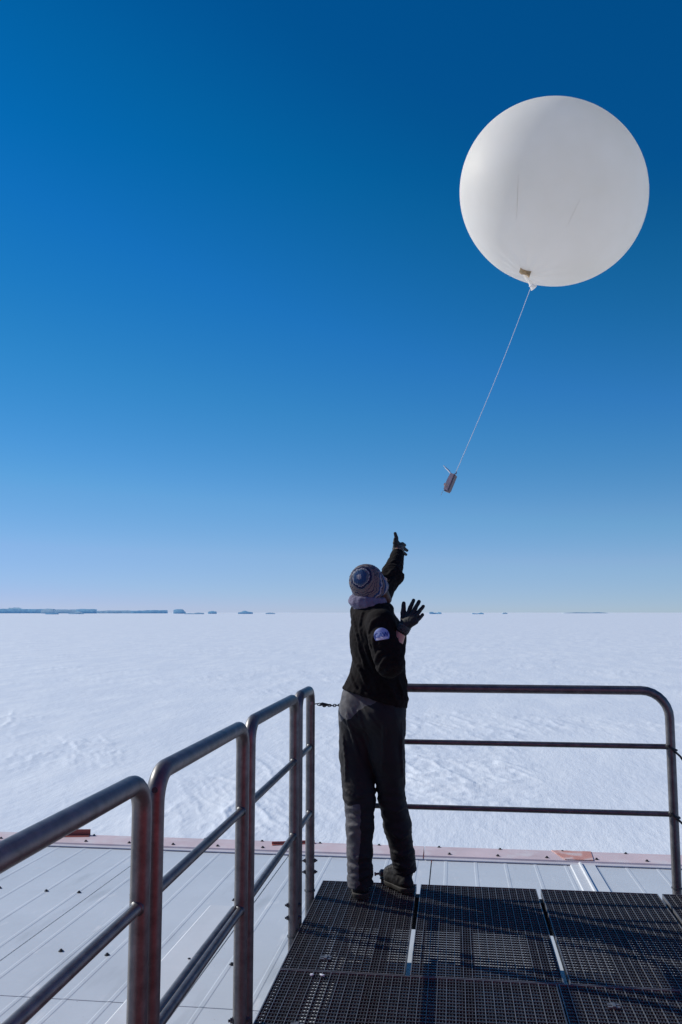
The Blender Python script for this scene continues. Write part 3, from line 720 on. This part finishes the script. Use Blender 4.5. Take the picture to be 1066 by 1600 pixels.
# centre back seam and yoke seam, pressed in
T.chain([pel - f_h * 0.145 + Vector((0, 0, 0.03)), pel - f_h * 0.155 - Vector((0, 0, 0.07)), pel - f_h * 0.10 - Vector((0, 0, 0.16))], [0.006] * 3, 0.012, op='cut')
ridges(T, T.mesh('tmp'), [([(543, 1262), (556, 1266), (572, 1262)], .009), ([(545, 1274), (560, 1279), (578, 1272)], .008), ([(544, 1290), (556, 1292), (566, 1288)], .008),
    ([(546, 1306), (558, 1302)], .008), ([(546, 1330), (556, 1342), (572, 1338)], .009), ([(545, 1352), (560, 1358), (578, 1350)], .010), ([(547, 1368), (562, 1372), (578, 1366)], .008),
    ([(541, 1118), (552, 1150), (562, 1190)], .010), ([(560, 1112), (575, 1160), (590, 1215)], .010), ([(536, 1150), (541, 1190), (540, 1225)], .009), ([(600, 1125), (600, 1170), (596, 1215)], .008),
    ([(628, 1130), (627, 1180), (631, 1225)], .009), ([(604, 1262), (618, 1268), (636, 1258)], .008), ([(612, 1300), (626, 1310), (642, 1302)], .009), ([(614, 1330), (630, 1338), (644, 1328)], .009), ([(622, 1350), (634, 1356), (647, 1347)], .009),
    ([(538, 1235), (556, 1246), (578, 1240)], .010)])
T.plane((-0.48, 4.6, 0.062), (0.12, 0.1, -1)); T.plane(at(590, 1090, 4.56) + Vector((0, 0, 0.04)), (0.30, 0.03, 1))
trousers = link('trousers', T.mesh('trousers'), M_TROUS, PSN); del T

# --- boots
def boot(heel, toe, ank):
    d = (toe - heel).normalized(); s_ = Vector((d.y, -d.x, 0)); z = Vector((0, 0, 1))
    lo = np.minimum(np.array(heel), np.array(toe)) - 0.16; hi = np.maximum(np.array(heel), np.array(toe)) + 0.16; lo[2] = -0.01; hi[2] = 0.30
    S = SDF(lo, hi, 0.004)
    S.cone(heel + z * 0.045, heel + d * 0.12 + z * 0.045, 0.038, 0.041, 0.02)
    S.cone(heel + d * 0.12 + z * 0.038, toe - d * 0.045 + z * 0.036, 0.043, 0.038, 0.02)
    S.cone(heel + d * 0.045 + z * 0.07, ank + z * 0.02, 0.040, 0.044, 0.03)
    S.cone(heel + d * 0.06 + z * 0.10, heel + d * 0.14 + z * 0.065, 0.035, 0.035, 0.02)
    for q in (0.085, 0.105, 0.125): S.cone(heel + d * q + z * (0.145 - q * 0.45) - s_ * 0.03, heel + d * q + z * (0.145 - q * 0.45) + s_ * 0.03, 0.006, 0.006, 0.004)
    S.plane((0, 0, 0.026), (0, 0, -1)); S.rough(lambda x, y, zz: fold(x, y, zz, 25, 25, 25, 0.004, 5), 0.02)
    b = link('boot', S.mesh('boot'), M_BOOT, PSN)
    S = SDF(lo, hi, 0.004)
    S.cone(heel + z * 0.03 - d * 0.004, heel + d * 0.10 + z * 0.03, 0.046, 0.043, 0.02).cone(heel + d * 0.10 + z * 0.03, toe - d * 0.045 + z * 0.03, 0.043, 0.047, 0.02)
    S.plane((0, 0, 0.003), (0, 0, -1)); S.plane((0, 0, 0.031), (0, 0, 1))
    for q in np.arange(0.0, 0.26, 0.024): S.cone(heel + d * q - s_ * 0.08 + z * 0.001, heel + d * q + s_ * 0.08 + z * 0.001, 0.006, 0.006, 0.002, op='cut')
    link('sole', S.mesh('sole'), M_SOLE, b)
boot(heelL, toeL, ankL); boot(heelR, toeR, ankR)

# --- jacket: torso, then the two sleeves, each hollow at the cuff
lo, hi = (-0.72, 4.14, 0.84), (-0.06, 5.20, 1.82)
J = SDF(lo, hi, 0.0048)
J.cone(pel + Vector((0.01, 0, .035)) - r_h * .045, pel + Vector((0.01, 0, .035)) + r_h * .05, 0.124, 0.124, 0.04)
J.chain([pel + Vector((0.015, 0, .04)), waist, chest, chest + (ntop - chest) * 0.75], [0.132, 0.116, 0.122, 0.104], 0.05)
J.cone(chest - r_c * 0.065, chest + r_c * 0.055, 0.098, 0.098, 0.05)
J.cone(chest + f_c * 0.05 + Vector((0, 0, .02)), waist + f_c * 0.055 - Vector((0, 0, .03)), 0.088, 0.084, 0.05)
J.cone(shL - Vector((0, 0, .01)), shR - Vector((0, 0, .01)), 0.072, 0.070, 0.05)
# stand-up collar
for i in range(14):
    a0, a1 = 2 * math.pi * i / 14, 2 * math.pi * (i + 1) / 14
    cc = ntop + Vector((0.022, 0.0, 0.012))
    p0 = cc + r_c * math.cos(a0) * 0.075 + f_c * math.sin(a0) * 0.070 + Vector((0, 0, 0.012 * math.sin(a0))); p1 = cc + r_c * math.cos(a1) * 0.075 + f_c * math.sin(a1) * 0.070 + Vector((0, 0, 0.012 * math.sin(a1)))
    J.cone(p0, p1, 0.017, 0.017, 0.02)
J.plane(at(590, 1090, 4.56), (-0.30, -0.03, -1))
def hemline(g): pass
def sleeve(pts, rs, cuff, cdir, seed):
    S = SDF(lo, hi, 0.0048)
    S.chain(pts[2:], rs[2:], 0.03)
    S.plane(cuff, cdir); S.cone(cuff - cdir * 0.035, cuff + cdir * 0.04, rs[-1] - 0.009, rs[-1] - 0.009, 0.004, op='cut')
    S.chain(pts[:3], rs[:3], 0.03)
    a0 = np.array(pts[2])
    def fo(x, y, z):
        dist = np.sqrt((x - a0[0]) ** 2 + (y - a0[1]) ** 2 + (z - a0[2]) ** 2)
        return fold(x, y, z, 17, 17, 26, 0.015, seed) * (0.35 + 0.9 * np.exp(-(dist / 0.10) ** 2))
    S.rough(fo)
    return S
def jf(x, y, z):
    dv = (x - chest.x) * 0.75 + (z - chest.z) * 0.66
    return fold(dv, y, (z - x) * 0.3, 13, 9, 7, 0.016, 2) * 0.8 + fold(x, y, z, 22, 22, 14, 0.005, 12) + 0.006 * np.exp(-((z - (0.995 - (x + .37) * .16)) / 0.012) ** 2)
J.rough(jf)
cR = (wrR - elR).normalized(); cL = (wrL - elL).normalized()
SR = sleeve([shR, at(600, 1008, 4.33), elR, elR.lerp(wrR, 0.80)], [0.070, 0.066, 0.061, 0.045], elR.lerp(wrR, 0.60), cR, 21)
SL = sleeve([shL, shL.lerp(elL, .5), elL, elL.lerp(wrL, 1.0)], [0.078, 0.064, 0.056, 0.036], elL.lerp(wrL, 0.97), cL, 33)
J.union(SR, 0.018); J.union(SL, 0.03)
ridges(J, J.mesh('tmp'), [([(552, 962), (557, 985), (562, 1012)], .010), ([(566, 958), (562, 980), (566, 1000)], .008), ([(580, 1012), (576, 992), (582, 972), (596, 962)], .010), ([(587, 1020), (583, 1000), (586, 985)], .008),
    ([(584, 1040), (592, 1022), (606, 1012)], .010), ([(590, 1050), (601, 1030), (618, 1022)], .009), ([(598, 1055), (612, 1042), (628, 1036)], .008), ([(570, 1010), (580, 1035), (588, 1055)], .010), ([(552, 1030), (566, 1052), (574, 1075)], .010),
    ([(560, 1010), (568, 1030), (571, 1050)], .008), ([(600, 1062), (612, 1078), (618, 1096)], .010), ([(548, 1050), (552, 1066), (560, 1078)], .008), ([(622, 1062), (628, 1080), (630, 1095)], .009), ([(584, 1062), (590, 1080)], .008),
    ([(607, 900), (612, 893), (620, 890)], .009), ([(605, 915), (612, 905), (622, 902)], .008), ([(610, 880), (617, 876), (626, 878)], .008)])
jm = J.mesh('jacket')
jacket = link('jacket', jm, M_FLEECE, PSN); del J, SR, SL

# --- neck warmer, hat, hair
S = SDF((-0.70, 4.38, 1.36), (-0.16, 4.80, 1.64), 0.0045)
nc = at(575, 941, 4.555); tl = unit(0.06, -0.10, 1)
for i in range(16):
    a0, a1 = 2 * math.pi * i / 16, 2 * math.pi * (i + 1) / 16
    def np_(a): return nc + Vector((math.cos(a) * 0.082, math.sin(a) * 0.075, -0.006 * math.cos(a) + 0.012 * math.sin(a)))
    S.cone(np_(a0), np_(a1), 0.017, 0.017, 0.015); S.cone(np_(a0) * 1 + Vector((0, 0, 0.018)), np_(a1) + Vector((0, 0, 0.018)), 0.013, 0.013, 0.008)
S.cone(nc - Vector((0, 0, .02)), nc + Vector((0, 0, .004)), 0.072, 0.072, 0.02)
S.rough(lambda x, y, z: fold(x, y, z, 9, 9, 40, 0.006, 4), 0.03)
link('neck_warmer', S.mesh('neck_warmer'), M_SNOOD, PSN)
S = SDF(np.array(head) - 0.17, np.array(head) + 0.17, 0.004)
S.cone(head + hx * 0.055 - crown * 0.050 + gaze * 0.02, head + hx * 0.056 - crown * 0.115 + gaze * 0.03, 0.030, 0.020, 0.02)
S.cone(head - hx * 0.055 - crown * 0.050 + gaze * 0.02, head - hx * 0.056 - crown * 0.115 + gaze * 0.03, 0.030, 0.020, 0.02)
S.cone(head - crown * 0.05 - gaze * 0.04, head - crown * 0.09 - gaze * 0.035, 0.055, 0.045, 0.03)
S.rough(lambda x, y, z: fold(x, y, z, 70, 70, 30, 0.006, 4), 0.02)
link('hair', S.mesh('hair'), M_HAIR, PSN)
# knitted hat with rings round the crown
S = SDF(np.array(head) - 0.17, np.array(head) + 0.17, 0.004)
S.cone(head - crown * 0.030 - gaze * 0.004, head + crown * 0.018 - gaze * 0.006, 0.0965, 0.091, 0.02)
S.plane(head - crown * 0.066 + gaze * 0.02, -crown + gaze * 0.05)
S.cone(head - crown * 0.10, head - crown * 0.04, 0.075, 0.080, 0.004, op='cut')
hc = np.array(head); cr_ = np.array(crown); u_ = np.array(gaze); v_ = np.array(hx)
def knit(x, y, z):
    p = np.stack([x, y, z], -1) - hc; h_ = p @ cr_; hk = p @ np.array(crown_knit); an = np.arctan2(p @ v_, p @ u_)
    return 0.0016 * np.sin(an * 46 ) + 0.0014 * np.sin(hk * 2 * math.pi / 0.009) + 0.004 * np.exp(-((h_ + 0.047) / 0.012) ** 2)
S.rough(knit, 0.03)
hat = link('knit_hat', S.mesh('knit_hat'), None, PSN)
hm = bpy.data.materials.new('striped_knit'); hm.use_nodes = True
n, l = hm.node_tree.nodes, hm.node_tree.links; p = n['Principled BSDF']; p.inputs['Roughness'].default_value = 0.95; p.inputs['Specular IOR Level'].default_value = 0.15
tc = n.new('ShaderNodeTexCoord'); vs = n.new('ShaderNodeVectorMath'); vs.operation = 'SUBTRACT'; vs.inputs[1].default_value = head
l.new(tc.outputs['Object'], vs.inputs[0])
def dotn(v):
    d_ = n.new('ShaderNodeVectorMath'); d_.operation = 'DOT_PRODUCT'; d_.inputs[1].default_value = v; l.new(vs.outputs[0], d_.inputs[0]); return d_.outputs['Value']
nz = n.new('ShaderNodeTexNoise'); nz.inputs['Scale'].default_value = 22; nz.inputs['Detail'].default_value = 2; l.new(tc.outputs['Object'], nz.inputs['Vector'])
mr = n.new('ShaderNodeMath'); mr.operation = 'MULTIPLY_ADD'; mr.inputs[1].default_value = 0.018; l.new(nz.outputs['Fac'], mr.inputs[0]); pass
dv_ = n.new('ShaderNodeMath'); dv_.operation = 'MULTIPLY'; dv_.inputs[1].default_value = 1 / 0.105; l.new(dotn(crown_knit), dv_.inputs[0])
ac_ = n.new('ShaderNodeMath'); ac_.operation = 'ARCCOSINE'; ac_.use_clamp = False; l.new(dv_.outputs[0], ac_.inputs[0])
mr.inputs[1].default_value = 0.35; l.new(ac_.outputs[0], mr.inputs[2])
rg_ = n.new('ShaderNodeMapRange'); rg_.inputs['From Min'].default_value = 0.175; rg_.inputs['From Max'].default_value = 2.375; l.new(mr.outputs[0], rg_.inputs['Value'])
rp = n.new('ShaderNodeValToRGB'); rp.color_ramp.interpolation = 'CONSTANT'
blue, navy, taupe, lite, teal = (0.030, 0.070, 0.165), (0.020, 0.024, 0.065), (0.165, 0.145, 0.15), (0.30, 0.30, 0.34), (0.095, 0.13, 0.17)
st = [(0, lite), (0.02, blue), (0.165, teal), (0.205, lite), (0.225, navy), (0.285, teal), (0.30, taupe), (0.36, navy), (0.372, taupe), (0.41, navy), (0.422, taupe), (0.46, navy), (0.472, taupe), (0.52, blue), (0.56, lite), (0.60, navy), (0.62, taupe), (0.67, blue), (0.73, lite), (0.80, teal)]
el = rp.color_ramp.elements
el[0].position = 0; el[0].color = (*st[0][1], 1); el[1].position = st[1][0]; el[1].color = (*st[1][1], 1)
for q, c in st[2:]:
    e = el.new(q); e.color = (*c, 1)
l.new(rg_.outputs['Result'], rp.inputs['Fac']); l.new(rp.outputs['Color'], p.inputs['Base Color'])
t3 = n.new('ShaderNodeTexNoise'); t3.inputs['Scale'].default_value = 220; l.new(tc.outputs['Object'], t3.inputs['Vector'])
bp_ = n.new('ShaderNodeBump'); bp_.inputs['Strength'].default_value = 0.5; bp_.inputs['Distance'].default_value = 0.003; l.new(t3.outputs['Fac'], bp_.inputs['Height']); l.new(bp_.outputs['Normal'], p.inputs['Normal'])
hat.data.materials.append(hm)

# --- gloves: palm, four fingers and a thumb each
def glove(wrist, fw_, palm, knuckles, tips, mids, thumb, label, rs=(0.0105, 0.0108, 0.0104, 0.0096)):
    pts = [wrist] + list(tips) + list(thumb); lo_ = np.min([np.array(q) for q in pts], 0) - 0.07; hi_ = np.max([np.array(q) for q in pts], 0) + 0.06
    S = SDF(lo_, hi_, 0.0024)
    for i, k in enumerate(knuckles):
        S.cone(wrist.lerp(palm, 0.25), k, 0.018, 0.0135, 0.010)
    for i in range(4): S.chain([knuckles[i], mids[i], tips[i]], [rs[i] + 0.001, rs[i], rs[i] - 0.0018], 0.002)
    S.chain(list(thumb), [0.018, 0.0135, 0.0102], 0.006)
    S.cone(wrist - fw_ * 0.004, wrist + fw_ * 0.022, 0.031, 0.028, 0.012)
    S.rough(lambda x, y, z: fold(x, y, z, 60, 60, 60, 0.002, 6), 0.008)
    g = link('glove', S.mesh('glove'), M_GLOVE, PSN)
    mb = MB(); 
    for q in range(4):
        rr_ = 0.0335 - 0.0006 * abs(q - 1.5)
        mb.tube([wrist + fw_ * (-0.006 + 0.0085 * q + 0.0028 * (e - 2)) for e in range(5)], 0, 18, True, [rr_ - .003, rr_, rr_ + .0012, rr_, rr_ - .003])
    mb.build('cuff_band', M_GLOVEG, g, True)
    return g
yR = wrR.y
kR = [at(637.5, 960, yR + .02), at(643.5, 961, yR), at(648, 965, yR - .01), at(649.5, 971.5, yR - .015)]
tR = [at(646.5, 938, yR + .055), at(655, 940, yR + .05), at(661.5, 947.5, yR + .035), at(660.5, 960.5, yR + .02)]
mR = [at(641.5, 949, yR + .035), at(649, 950.5, yR + .02), at(654.5, 956.5, yR + .01), at(655, 966.5, yR)]
thR = [at(631, 974, yR + .02), at(630.5, 958, yR + .04), at(631, 943, yR + .05)]
wR = at(630, 984, yR)
glove(wR, (at(640, 966, yR) - wR).normalized(), at(642, 966, yR), kR, tR, mR, thR, 'R')
yL = wrL.y + 0.02
wL = at(622.5, 861, yL)
kL = [at(620.5, 848, yL + .02), at(624, 851, yL + .03), at(627, 855, yL + .02), at(627, 859, yL + .01)]
mL = [at(619.5, 840, yL + .025), at(629, 850, yL + .06), at(632, 857.5, yL + .045), at(631, 864, yL + .03)]
tL = [at(617.5, 833.5, yL + .02), at(632.5, 852, yL + .085), at(636, 860, yL + .065), at(634.5, 866.5, yL + .05)]
thL = [at(619.5, 857, yL), at(618, 848, yL - .02), at(618, 842, yL - .025)]
glove(wL, (at(620.5, 848, yL + .02) - wL).normalized(), at(622, 851, yL + .02), kL, tL, mL, thL, 'L')

# --- badge on the right upper arm, laid onto the sleeve
bvh = BVHTree.FromPolygons([v.co for v in jm.vertices], [p_.vertices[:] for p_ in jm.polygons])
bc = at(596.5, 993, 4.1); into = (at(596.5, 993, 4.6) - bc).normalized()
bx_ = _rt - into * _rt.dot(into); bx_.normalize(); bx_ = (bx_ * 0.985 + Vector((0, 0, 0.17))).normalized(); by_ = bx_.cross(into).normalized() * 1.0
if by_.z < 0: by_ = -by_
def onto(x, y, off):
    o_ = bc + bx_ * x + by_ * y; h_ = bvh.ray_cast(o_, into)
    return (h_[0] if h_[0] is not None else o_ + into * 0.25) - into * off
def drape(name, outline_fn, nr, na, off, m, parent):
    mb = MB(); mb.v.append(tuple(onto(*outline_fn(0, 0), off)))
    for i in range(1, nr + 1):
        for k in range(na): mb.v.append(tuple(onto(*outline_fn(i / nr, 2 * math.pi * k / na), off)))
    for k in range(na): mb.f.append((0, 1 + k, 1 + (k + 1) % na))
    for i in range(nr - 1):
        for k in range(na): a_ = 1 + i * na; mb.f.append((a_ + k, a_ + na + k, a_ + na + (k + 1) % na, a_ + (k + 1) % na))
    o_ = mb.build(name, m, parent); o_.data.polygons.foreach_set('use_smooth', [True] * len(o_.data.polygons)); return o_
RB = 0.0385
def disc(r, a): return (RB * r * math.cos(a), max(RB * r * math.sin(a), -0.021))
def lower(r, a):
    x = 0.030 * r * math.cos(a); y = -0.0135 + 0.0068 * r * math.sin(a); return (x, y)
M_BADGE = mat('pale_blue_patch', (0.30, 0.38, 0.66), 0.75, nscale=60, namp=0.15)
badge = drape('badge', disc, 12, 56, 0.004, M_BADGE, jacket)
cu = bpy.data.curves.new('badge_text', 'FONT'); cu.body = 'GAW'; cu.size = 0.030; cu.align_x = 'CENTER'; cu.align_y = 'CENTER'; cu.resolution_u = 3; cu.offset = 0.0009
to = bpy.data.objects.new('badge_text', cu); COL.objects.link(to)
dg = bpy.context.evaluated_depsgraph_get(); tm = bpy.data.meshes.new_from_object(to.evaluated_get(dg)); bpy.data.objects.remove(to)
bm = bmesh.new(); bm.from_mesh(tm); bmesh.ops.triangulate(bm, faces=bm.faces); bmesh.ops.subdivide_edges(bm, edges=bm.edges, cuts=1)
for v in bm.verts: v.co = onto(v.co.x * 0.98, v.co.y + 0.002, 0.0078)
from_bm('badge_lettering', bm, mat('blue_lettering', (0.03, 0.08, 0.33), 0.7), jacket)
drape('badge_stripe', lower, 5, 32, 0.0060, mat('pinkish_white_patch', (0.72, 0.68, 0.78), 0.75), jacket)
# ------------------------------------------------------------------ balloon, string, radiosonde
def latex():
    m = bpy.data.materials.new('white_latex'); m.use_nodes = True
    n, l = m.node_tree.nodes, m.node_tree.links; p = n['Principled BSDF']
    p.inputs['Base Color'].default_value = (0.90, 0.87, 0.82, 1); p.inputs['Roughness'].default_value = 0.55; p.inputs['Specular IOR Level'].default_value = 0.22
    tr = n.new('ShaderNodeBsdfTranslucent'); tr.inputs['Color'].default_value = (0.96, 0.92, 0.85, 1)
    mx = n.new('ShaderNodeMixShader'); mx.inputs[0].default_value = 0.56
    l.new(p.outputs[0], mx.inputs[1]); l.new(tr.outputs[0], mx.inputs[2]); l.new(mx.outputs[0], n['Material Output'].inputs['Surface'])
    tc = n.new('ShaderNodeTexCoord'); t = n.new('ShaderNodeTexNoise'); t.inputs['Scale'].default_value = 2.2; t.inputs['Detail'].default_value = 4
    l.new(tc.outputs['Object'], t.inputs['Vector'])
    b = n.new('ShaderNodeBump'); b.inputs['Strength'].default_value = 0.12; b.inputs['Distance'].default_value = 0.05
    l.new(t.outputs['Fac'], b.inputs['Height']); l.new(b.outputs['Normal'], p.inputs['Normal'])
    t4 = n.new('ShaderNodeTexNoise'); t4.inputs['Scale'].default_value = 1.6; t4.inputs['Detail'].default_value = 6; l.new(tc.outputs['Object'], t4.inputs['Vector'])
    for sh, ca, cb in ((p.inputs['Base Color'], (0.87, 0.845, 0.80, 1), (0.92, 0.89, 0.84, 1)), (tr.inputs['Color'], (0.92, 0.875, 0.78, 1), (0.97, 0.935, 0.875, 1))):   # uneven, slightly yellowed rubber
        rr_ = n.new('ShaderNodeValToRGB'); rr_.color_ramp.elements[0].position = 0.35; rr_.color_ramp.elements[1].position = 0.62
        rr_.color_ramp.elements[0].color = ca; rr_.color_ramp.elements[1].color = cb; l.new(t4.outputs['Fac'], rr_.inputs['Fac']); l.new(rr_.outputs['Color'], sh)
    return m
M_LATEX = latex()
BC = at(862.5, 304.5, 7.0); ax_d = (BC - Vector((0, 0, EYE))).dot(_fw); BR = 146.5 * ax_d / F_PX
SQ = (_rt * 0.55 + _up * 0.83).normalized()      # the envelope is a little flattened
def on_balloon(u, v):
    E0 = Vector((0, 0, EYE)); d = at(u, v, 7.0) - E0
    sq = lambda w: w + SQ * (w.dot(SQ) * (1 / 0.915 - 1))
    o, dd = sq(E0 - BC), sq(d); A, B_, C_ = dd.dot(dd), o.dot(dd), o.dot(o) - BR * BR
    return E0 + d * ((-B_ - math.sqrt(max(0, B_ * B_ - A * C_))) / A)
NK = on_balloon(822, 424); nd = (NK - BC).normalized()
BAL = tag(empty('weather_balloon', tuple(BC + nd * BR * 1.1)), 'big round white latex weather balloon floating in the blue sky', 'balloon')
# envelope: near-sphere, drawn out a little towards the neck
bm = bmesh.new(); bmesh.ops.create_uvsphere(bm, u_segments=128, v_segments=80, radius=1.0)
q = Vector((0, 0, -1)).rotation_difference(nd)
for v in bm.verts:
    c = max(0.0, -v.co.z); r = 1.0 + 0.03 * max(0, (c - 0.96) / 0.04) ** 1.6
    lon = math.atan2(v.co.y, v.co.x)
    wr = 0.0012 * math.sin(lon * 9) * max(0, c - 0.2) + 0.004 * math.sin(lon * 14 + 1) * max(0, (c - 0.86) / 0.14) ** 2 * (1 - max(0, (c - 0.985) / 0.015))
    w_ = (q @ (v.co * (r + wr))) * BR; v.co = BC + w_ - SQ * (w_.dot(SQ) * 0.085)
from_bm('envelope', bm, M_LATEX, BAL, True)
def crease(u0, v0, u1, v1):
    pts = []
    for i in range(9):
        t_ = i / 8; pts.append(on_balloon(u0 + (u1 - u0) * t_, v0 + (v1 - v0) * t_))
    mb = MB(); mb.tube(pts, 0, 8, True, [0.0006 + 0.0018 * math.sin(math.pi * i / 8) for i in range(9)]); mb.build('crease', M_LATEX, BAL, True)
crease(810, 272, 807, 350); crease(908, 308, 884, 358)
a0 = NK + nd * 0.03; a1 = at(827, 438, a0.y - 0.02); a2 = at(832, 447, a0.y - 0.02); a3 = at(834.5, 450, a0.y - 0.02)
mb = MB(); mb.tube([a0 - nd * 0.02, a0.lerp(a1, .4), a1, a2, a3], 0, 14, True, [0.030, 0.019, 0.016, 0.020, 0.031]); mb.build('neck', M_LATEX, BAL, True)
M_TAPE = mat('brown_parcel_tape', (0.46, 0.31, 0.15), 0.5, nscale=30, namp=0.3)
M_CORD = mat('white_cord', (0.85, 0.85, 0.85), 0.6)
ta, tb = at(812, 423, a0.y - 0.045), at(829, 428, a0.y - 0.045)
bm = bmesh.new(); bmesh.ops.create_cube(bm, size=1.0)
dxv = (tb - ta); ux = dxv.normalized(); uz = (Vector((0, 0, 1)) - ux * ux.z).normalized(); uy = uz.cross(ux)
bmesh.ops.subdivide_edges(bm, edges=bm.edges, cuts=3, use_grid_fill=True)
for v in bm.verts:
    c = v.co.copy(); v.co = ta.lerp(tb, c.x + .5) + uz * (c.z * (0.030 + 0.016 * (c.x + .5)) + 0.006 * math.sin(c.x * 9)) + uy * (c.y * 0.022 + 0.006 * math.sin(c.x * 7 + c.z * 3))
from_bm('tape_tab', bm, M_TAPE, BAL)
mb = MB(); mb.tube([a2 + Vector((math.cos(t_) * .024, math.sin(t_) * .024, 0.004 * math.sin(3 * t_))) for t_ in [i * .52 for i in range(25)]], 0.004, 6); mb.build('cord_binding', M_CORD, BAL, True)
SA = at(828.5, 452, a0.y - 0.02); SONDE_Y = 5.85; SB = at(713, 737, SONDE_Y)
pts = []
for i in range(41):
    t_ = i / 40; p_ = SA.lerp(SB, t_); s_ = 0.02 * math.sin(math.pi * t_)
    p_ += Vector((s_ * 0.55, 0, -s_ * 0.35)); pts.append(p_)
mb = MB(); mb.tube([a3] + pts, 0.0022, 8); tag(mb.build('balloon_string', M_CORD, None, True), 'thin white string running from the balloon neck down to the instrument', 'string')
# radiosonde
SO = tag(empty('radiosonde', tuple(at(703, 755, SONDE_Y))), 'small brownish radiosonde box with a silver sensor strip hanging on the string', 'radiosonde')
M_FOAM = mat('grey_foam_box', (0.62, 0.47, 0.46), 0.75, nscale=60, namp=0.15)
M_SIDE = mat('dark_box_side', (0.16, 0.125, 0.14), 0.6)
M_LAB = mat('tan_label', (0.62, 0.45, 0.36), 0.6); M_SENS = mat('silver_sensor_strip', (0.85, 0.87, 0.9), 0.2, 0.8)
top, bot = at(709.5, 741.5, SONDE_Y), at(699, 767, SONDE_Y); ez = (top - bot); Ls = ez.length; ez.normalize()
ey = (_fw * 0.9 + _rt * 0.45); ey = (ey - ez * ey.dot(ez)).normalized(); ex = ey.cross(ez); ex = ex if ex.dot(_rt) > 0 else -ex
mb = MB(); n_ = 9
prof = []
for i in range(n_):
    t_ = i / (n_ - 1); prof.append((-0.014 - 0.011 * math.sin(math.pi * (0.15 + 0.6 * (1 - t_))) , t_))
for y_ in (-0.024, 0.024):
    for x_, t_ in prof: p_ = bot + ez * (Ls * t_) + ex * x_ + ey * y_; mb.v.append(tuple(p_))
    for x_, t_ in ((0.015, 1.0), (0.017, 0.5), (0.014, 0.0)): p_ = bot + ez * (Ls * t_) + ex * x_ + ey * y_; mb.v.append(tuple(p_))
m_ = n_ + 3
mb.f.append(tuple(range(m_))); mb.f.append(tuple(range(2 * m_ - 1, m_ - 1, -1)))
for i in range(m_): j = (i + 1) % m_; mb.f.append((i, m_ + i, m_ + j, j))
bd = mb.build('box', M_FOAM, SO); bd.data.update()
bmv = MB()
def slab(name, x0, x1, t0, t1, y0, y1, m):
    mb = MB()
    for y_ in (y0, y1):
        for x_, t_ in ((x0, t0), (x1, t0), (x1, t1), (x0, t1)): mb.v.append(tuple(bot + ez * (Ls * t_) + ex * x_ + ey * y_))
    mb.f = [(0, 1, 2, 3), (7, 6, 5, 4), (0, 4, 5, 1), (1, 5, 6, 2), (2, 6, 7, 3), (3, 7, 4, 0)]; mb.build(name, m, SO)
slab('side_rail', 0.008, 0.0185, 0.03, 0.97, -0.0262, 0.0262, M_SIDE)
slab('label', -0.020, -0.004, 0.12, 0.34, -0.0268, -0.0242, M_LAB)
slab('battery_cap', -0.016, 0.016, -0.06, 0.02, -0.022, 0.022, M_SIDE)
slab('side_lug', -0.034, -0.020, 0.22, 0.36, -0.02, 0.02, M_LAB)
s0, s1 = at(705.5, 741, SONDE_Y), at(693, 727, SONDE_Y)
mb = MB(); mb.tube([s0, s0.lerp(s1, .35) + Vector((0, 0, .004)), s0.lerp(s1, .7), s1], 0, 8, True, [0.004, 0.0065, 0.005, 0.0022]); mb.build('sensor_strip', M_SENS, SO, True)
mb = MB(); mb.tube([bot, bot - ez * 0.01 - ex * 0.03, at(689, 774, SONDE_Y)], 0.0012, 6); mb.build('antenna_wire', M_SIDE, SO, True)
mb = MB(); mb.tube([top, top.lerp(SB, .6) + ex * .008, SB], 0.004, 8); mb.build('string_clip', M_SIDE, SO, True)
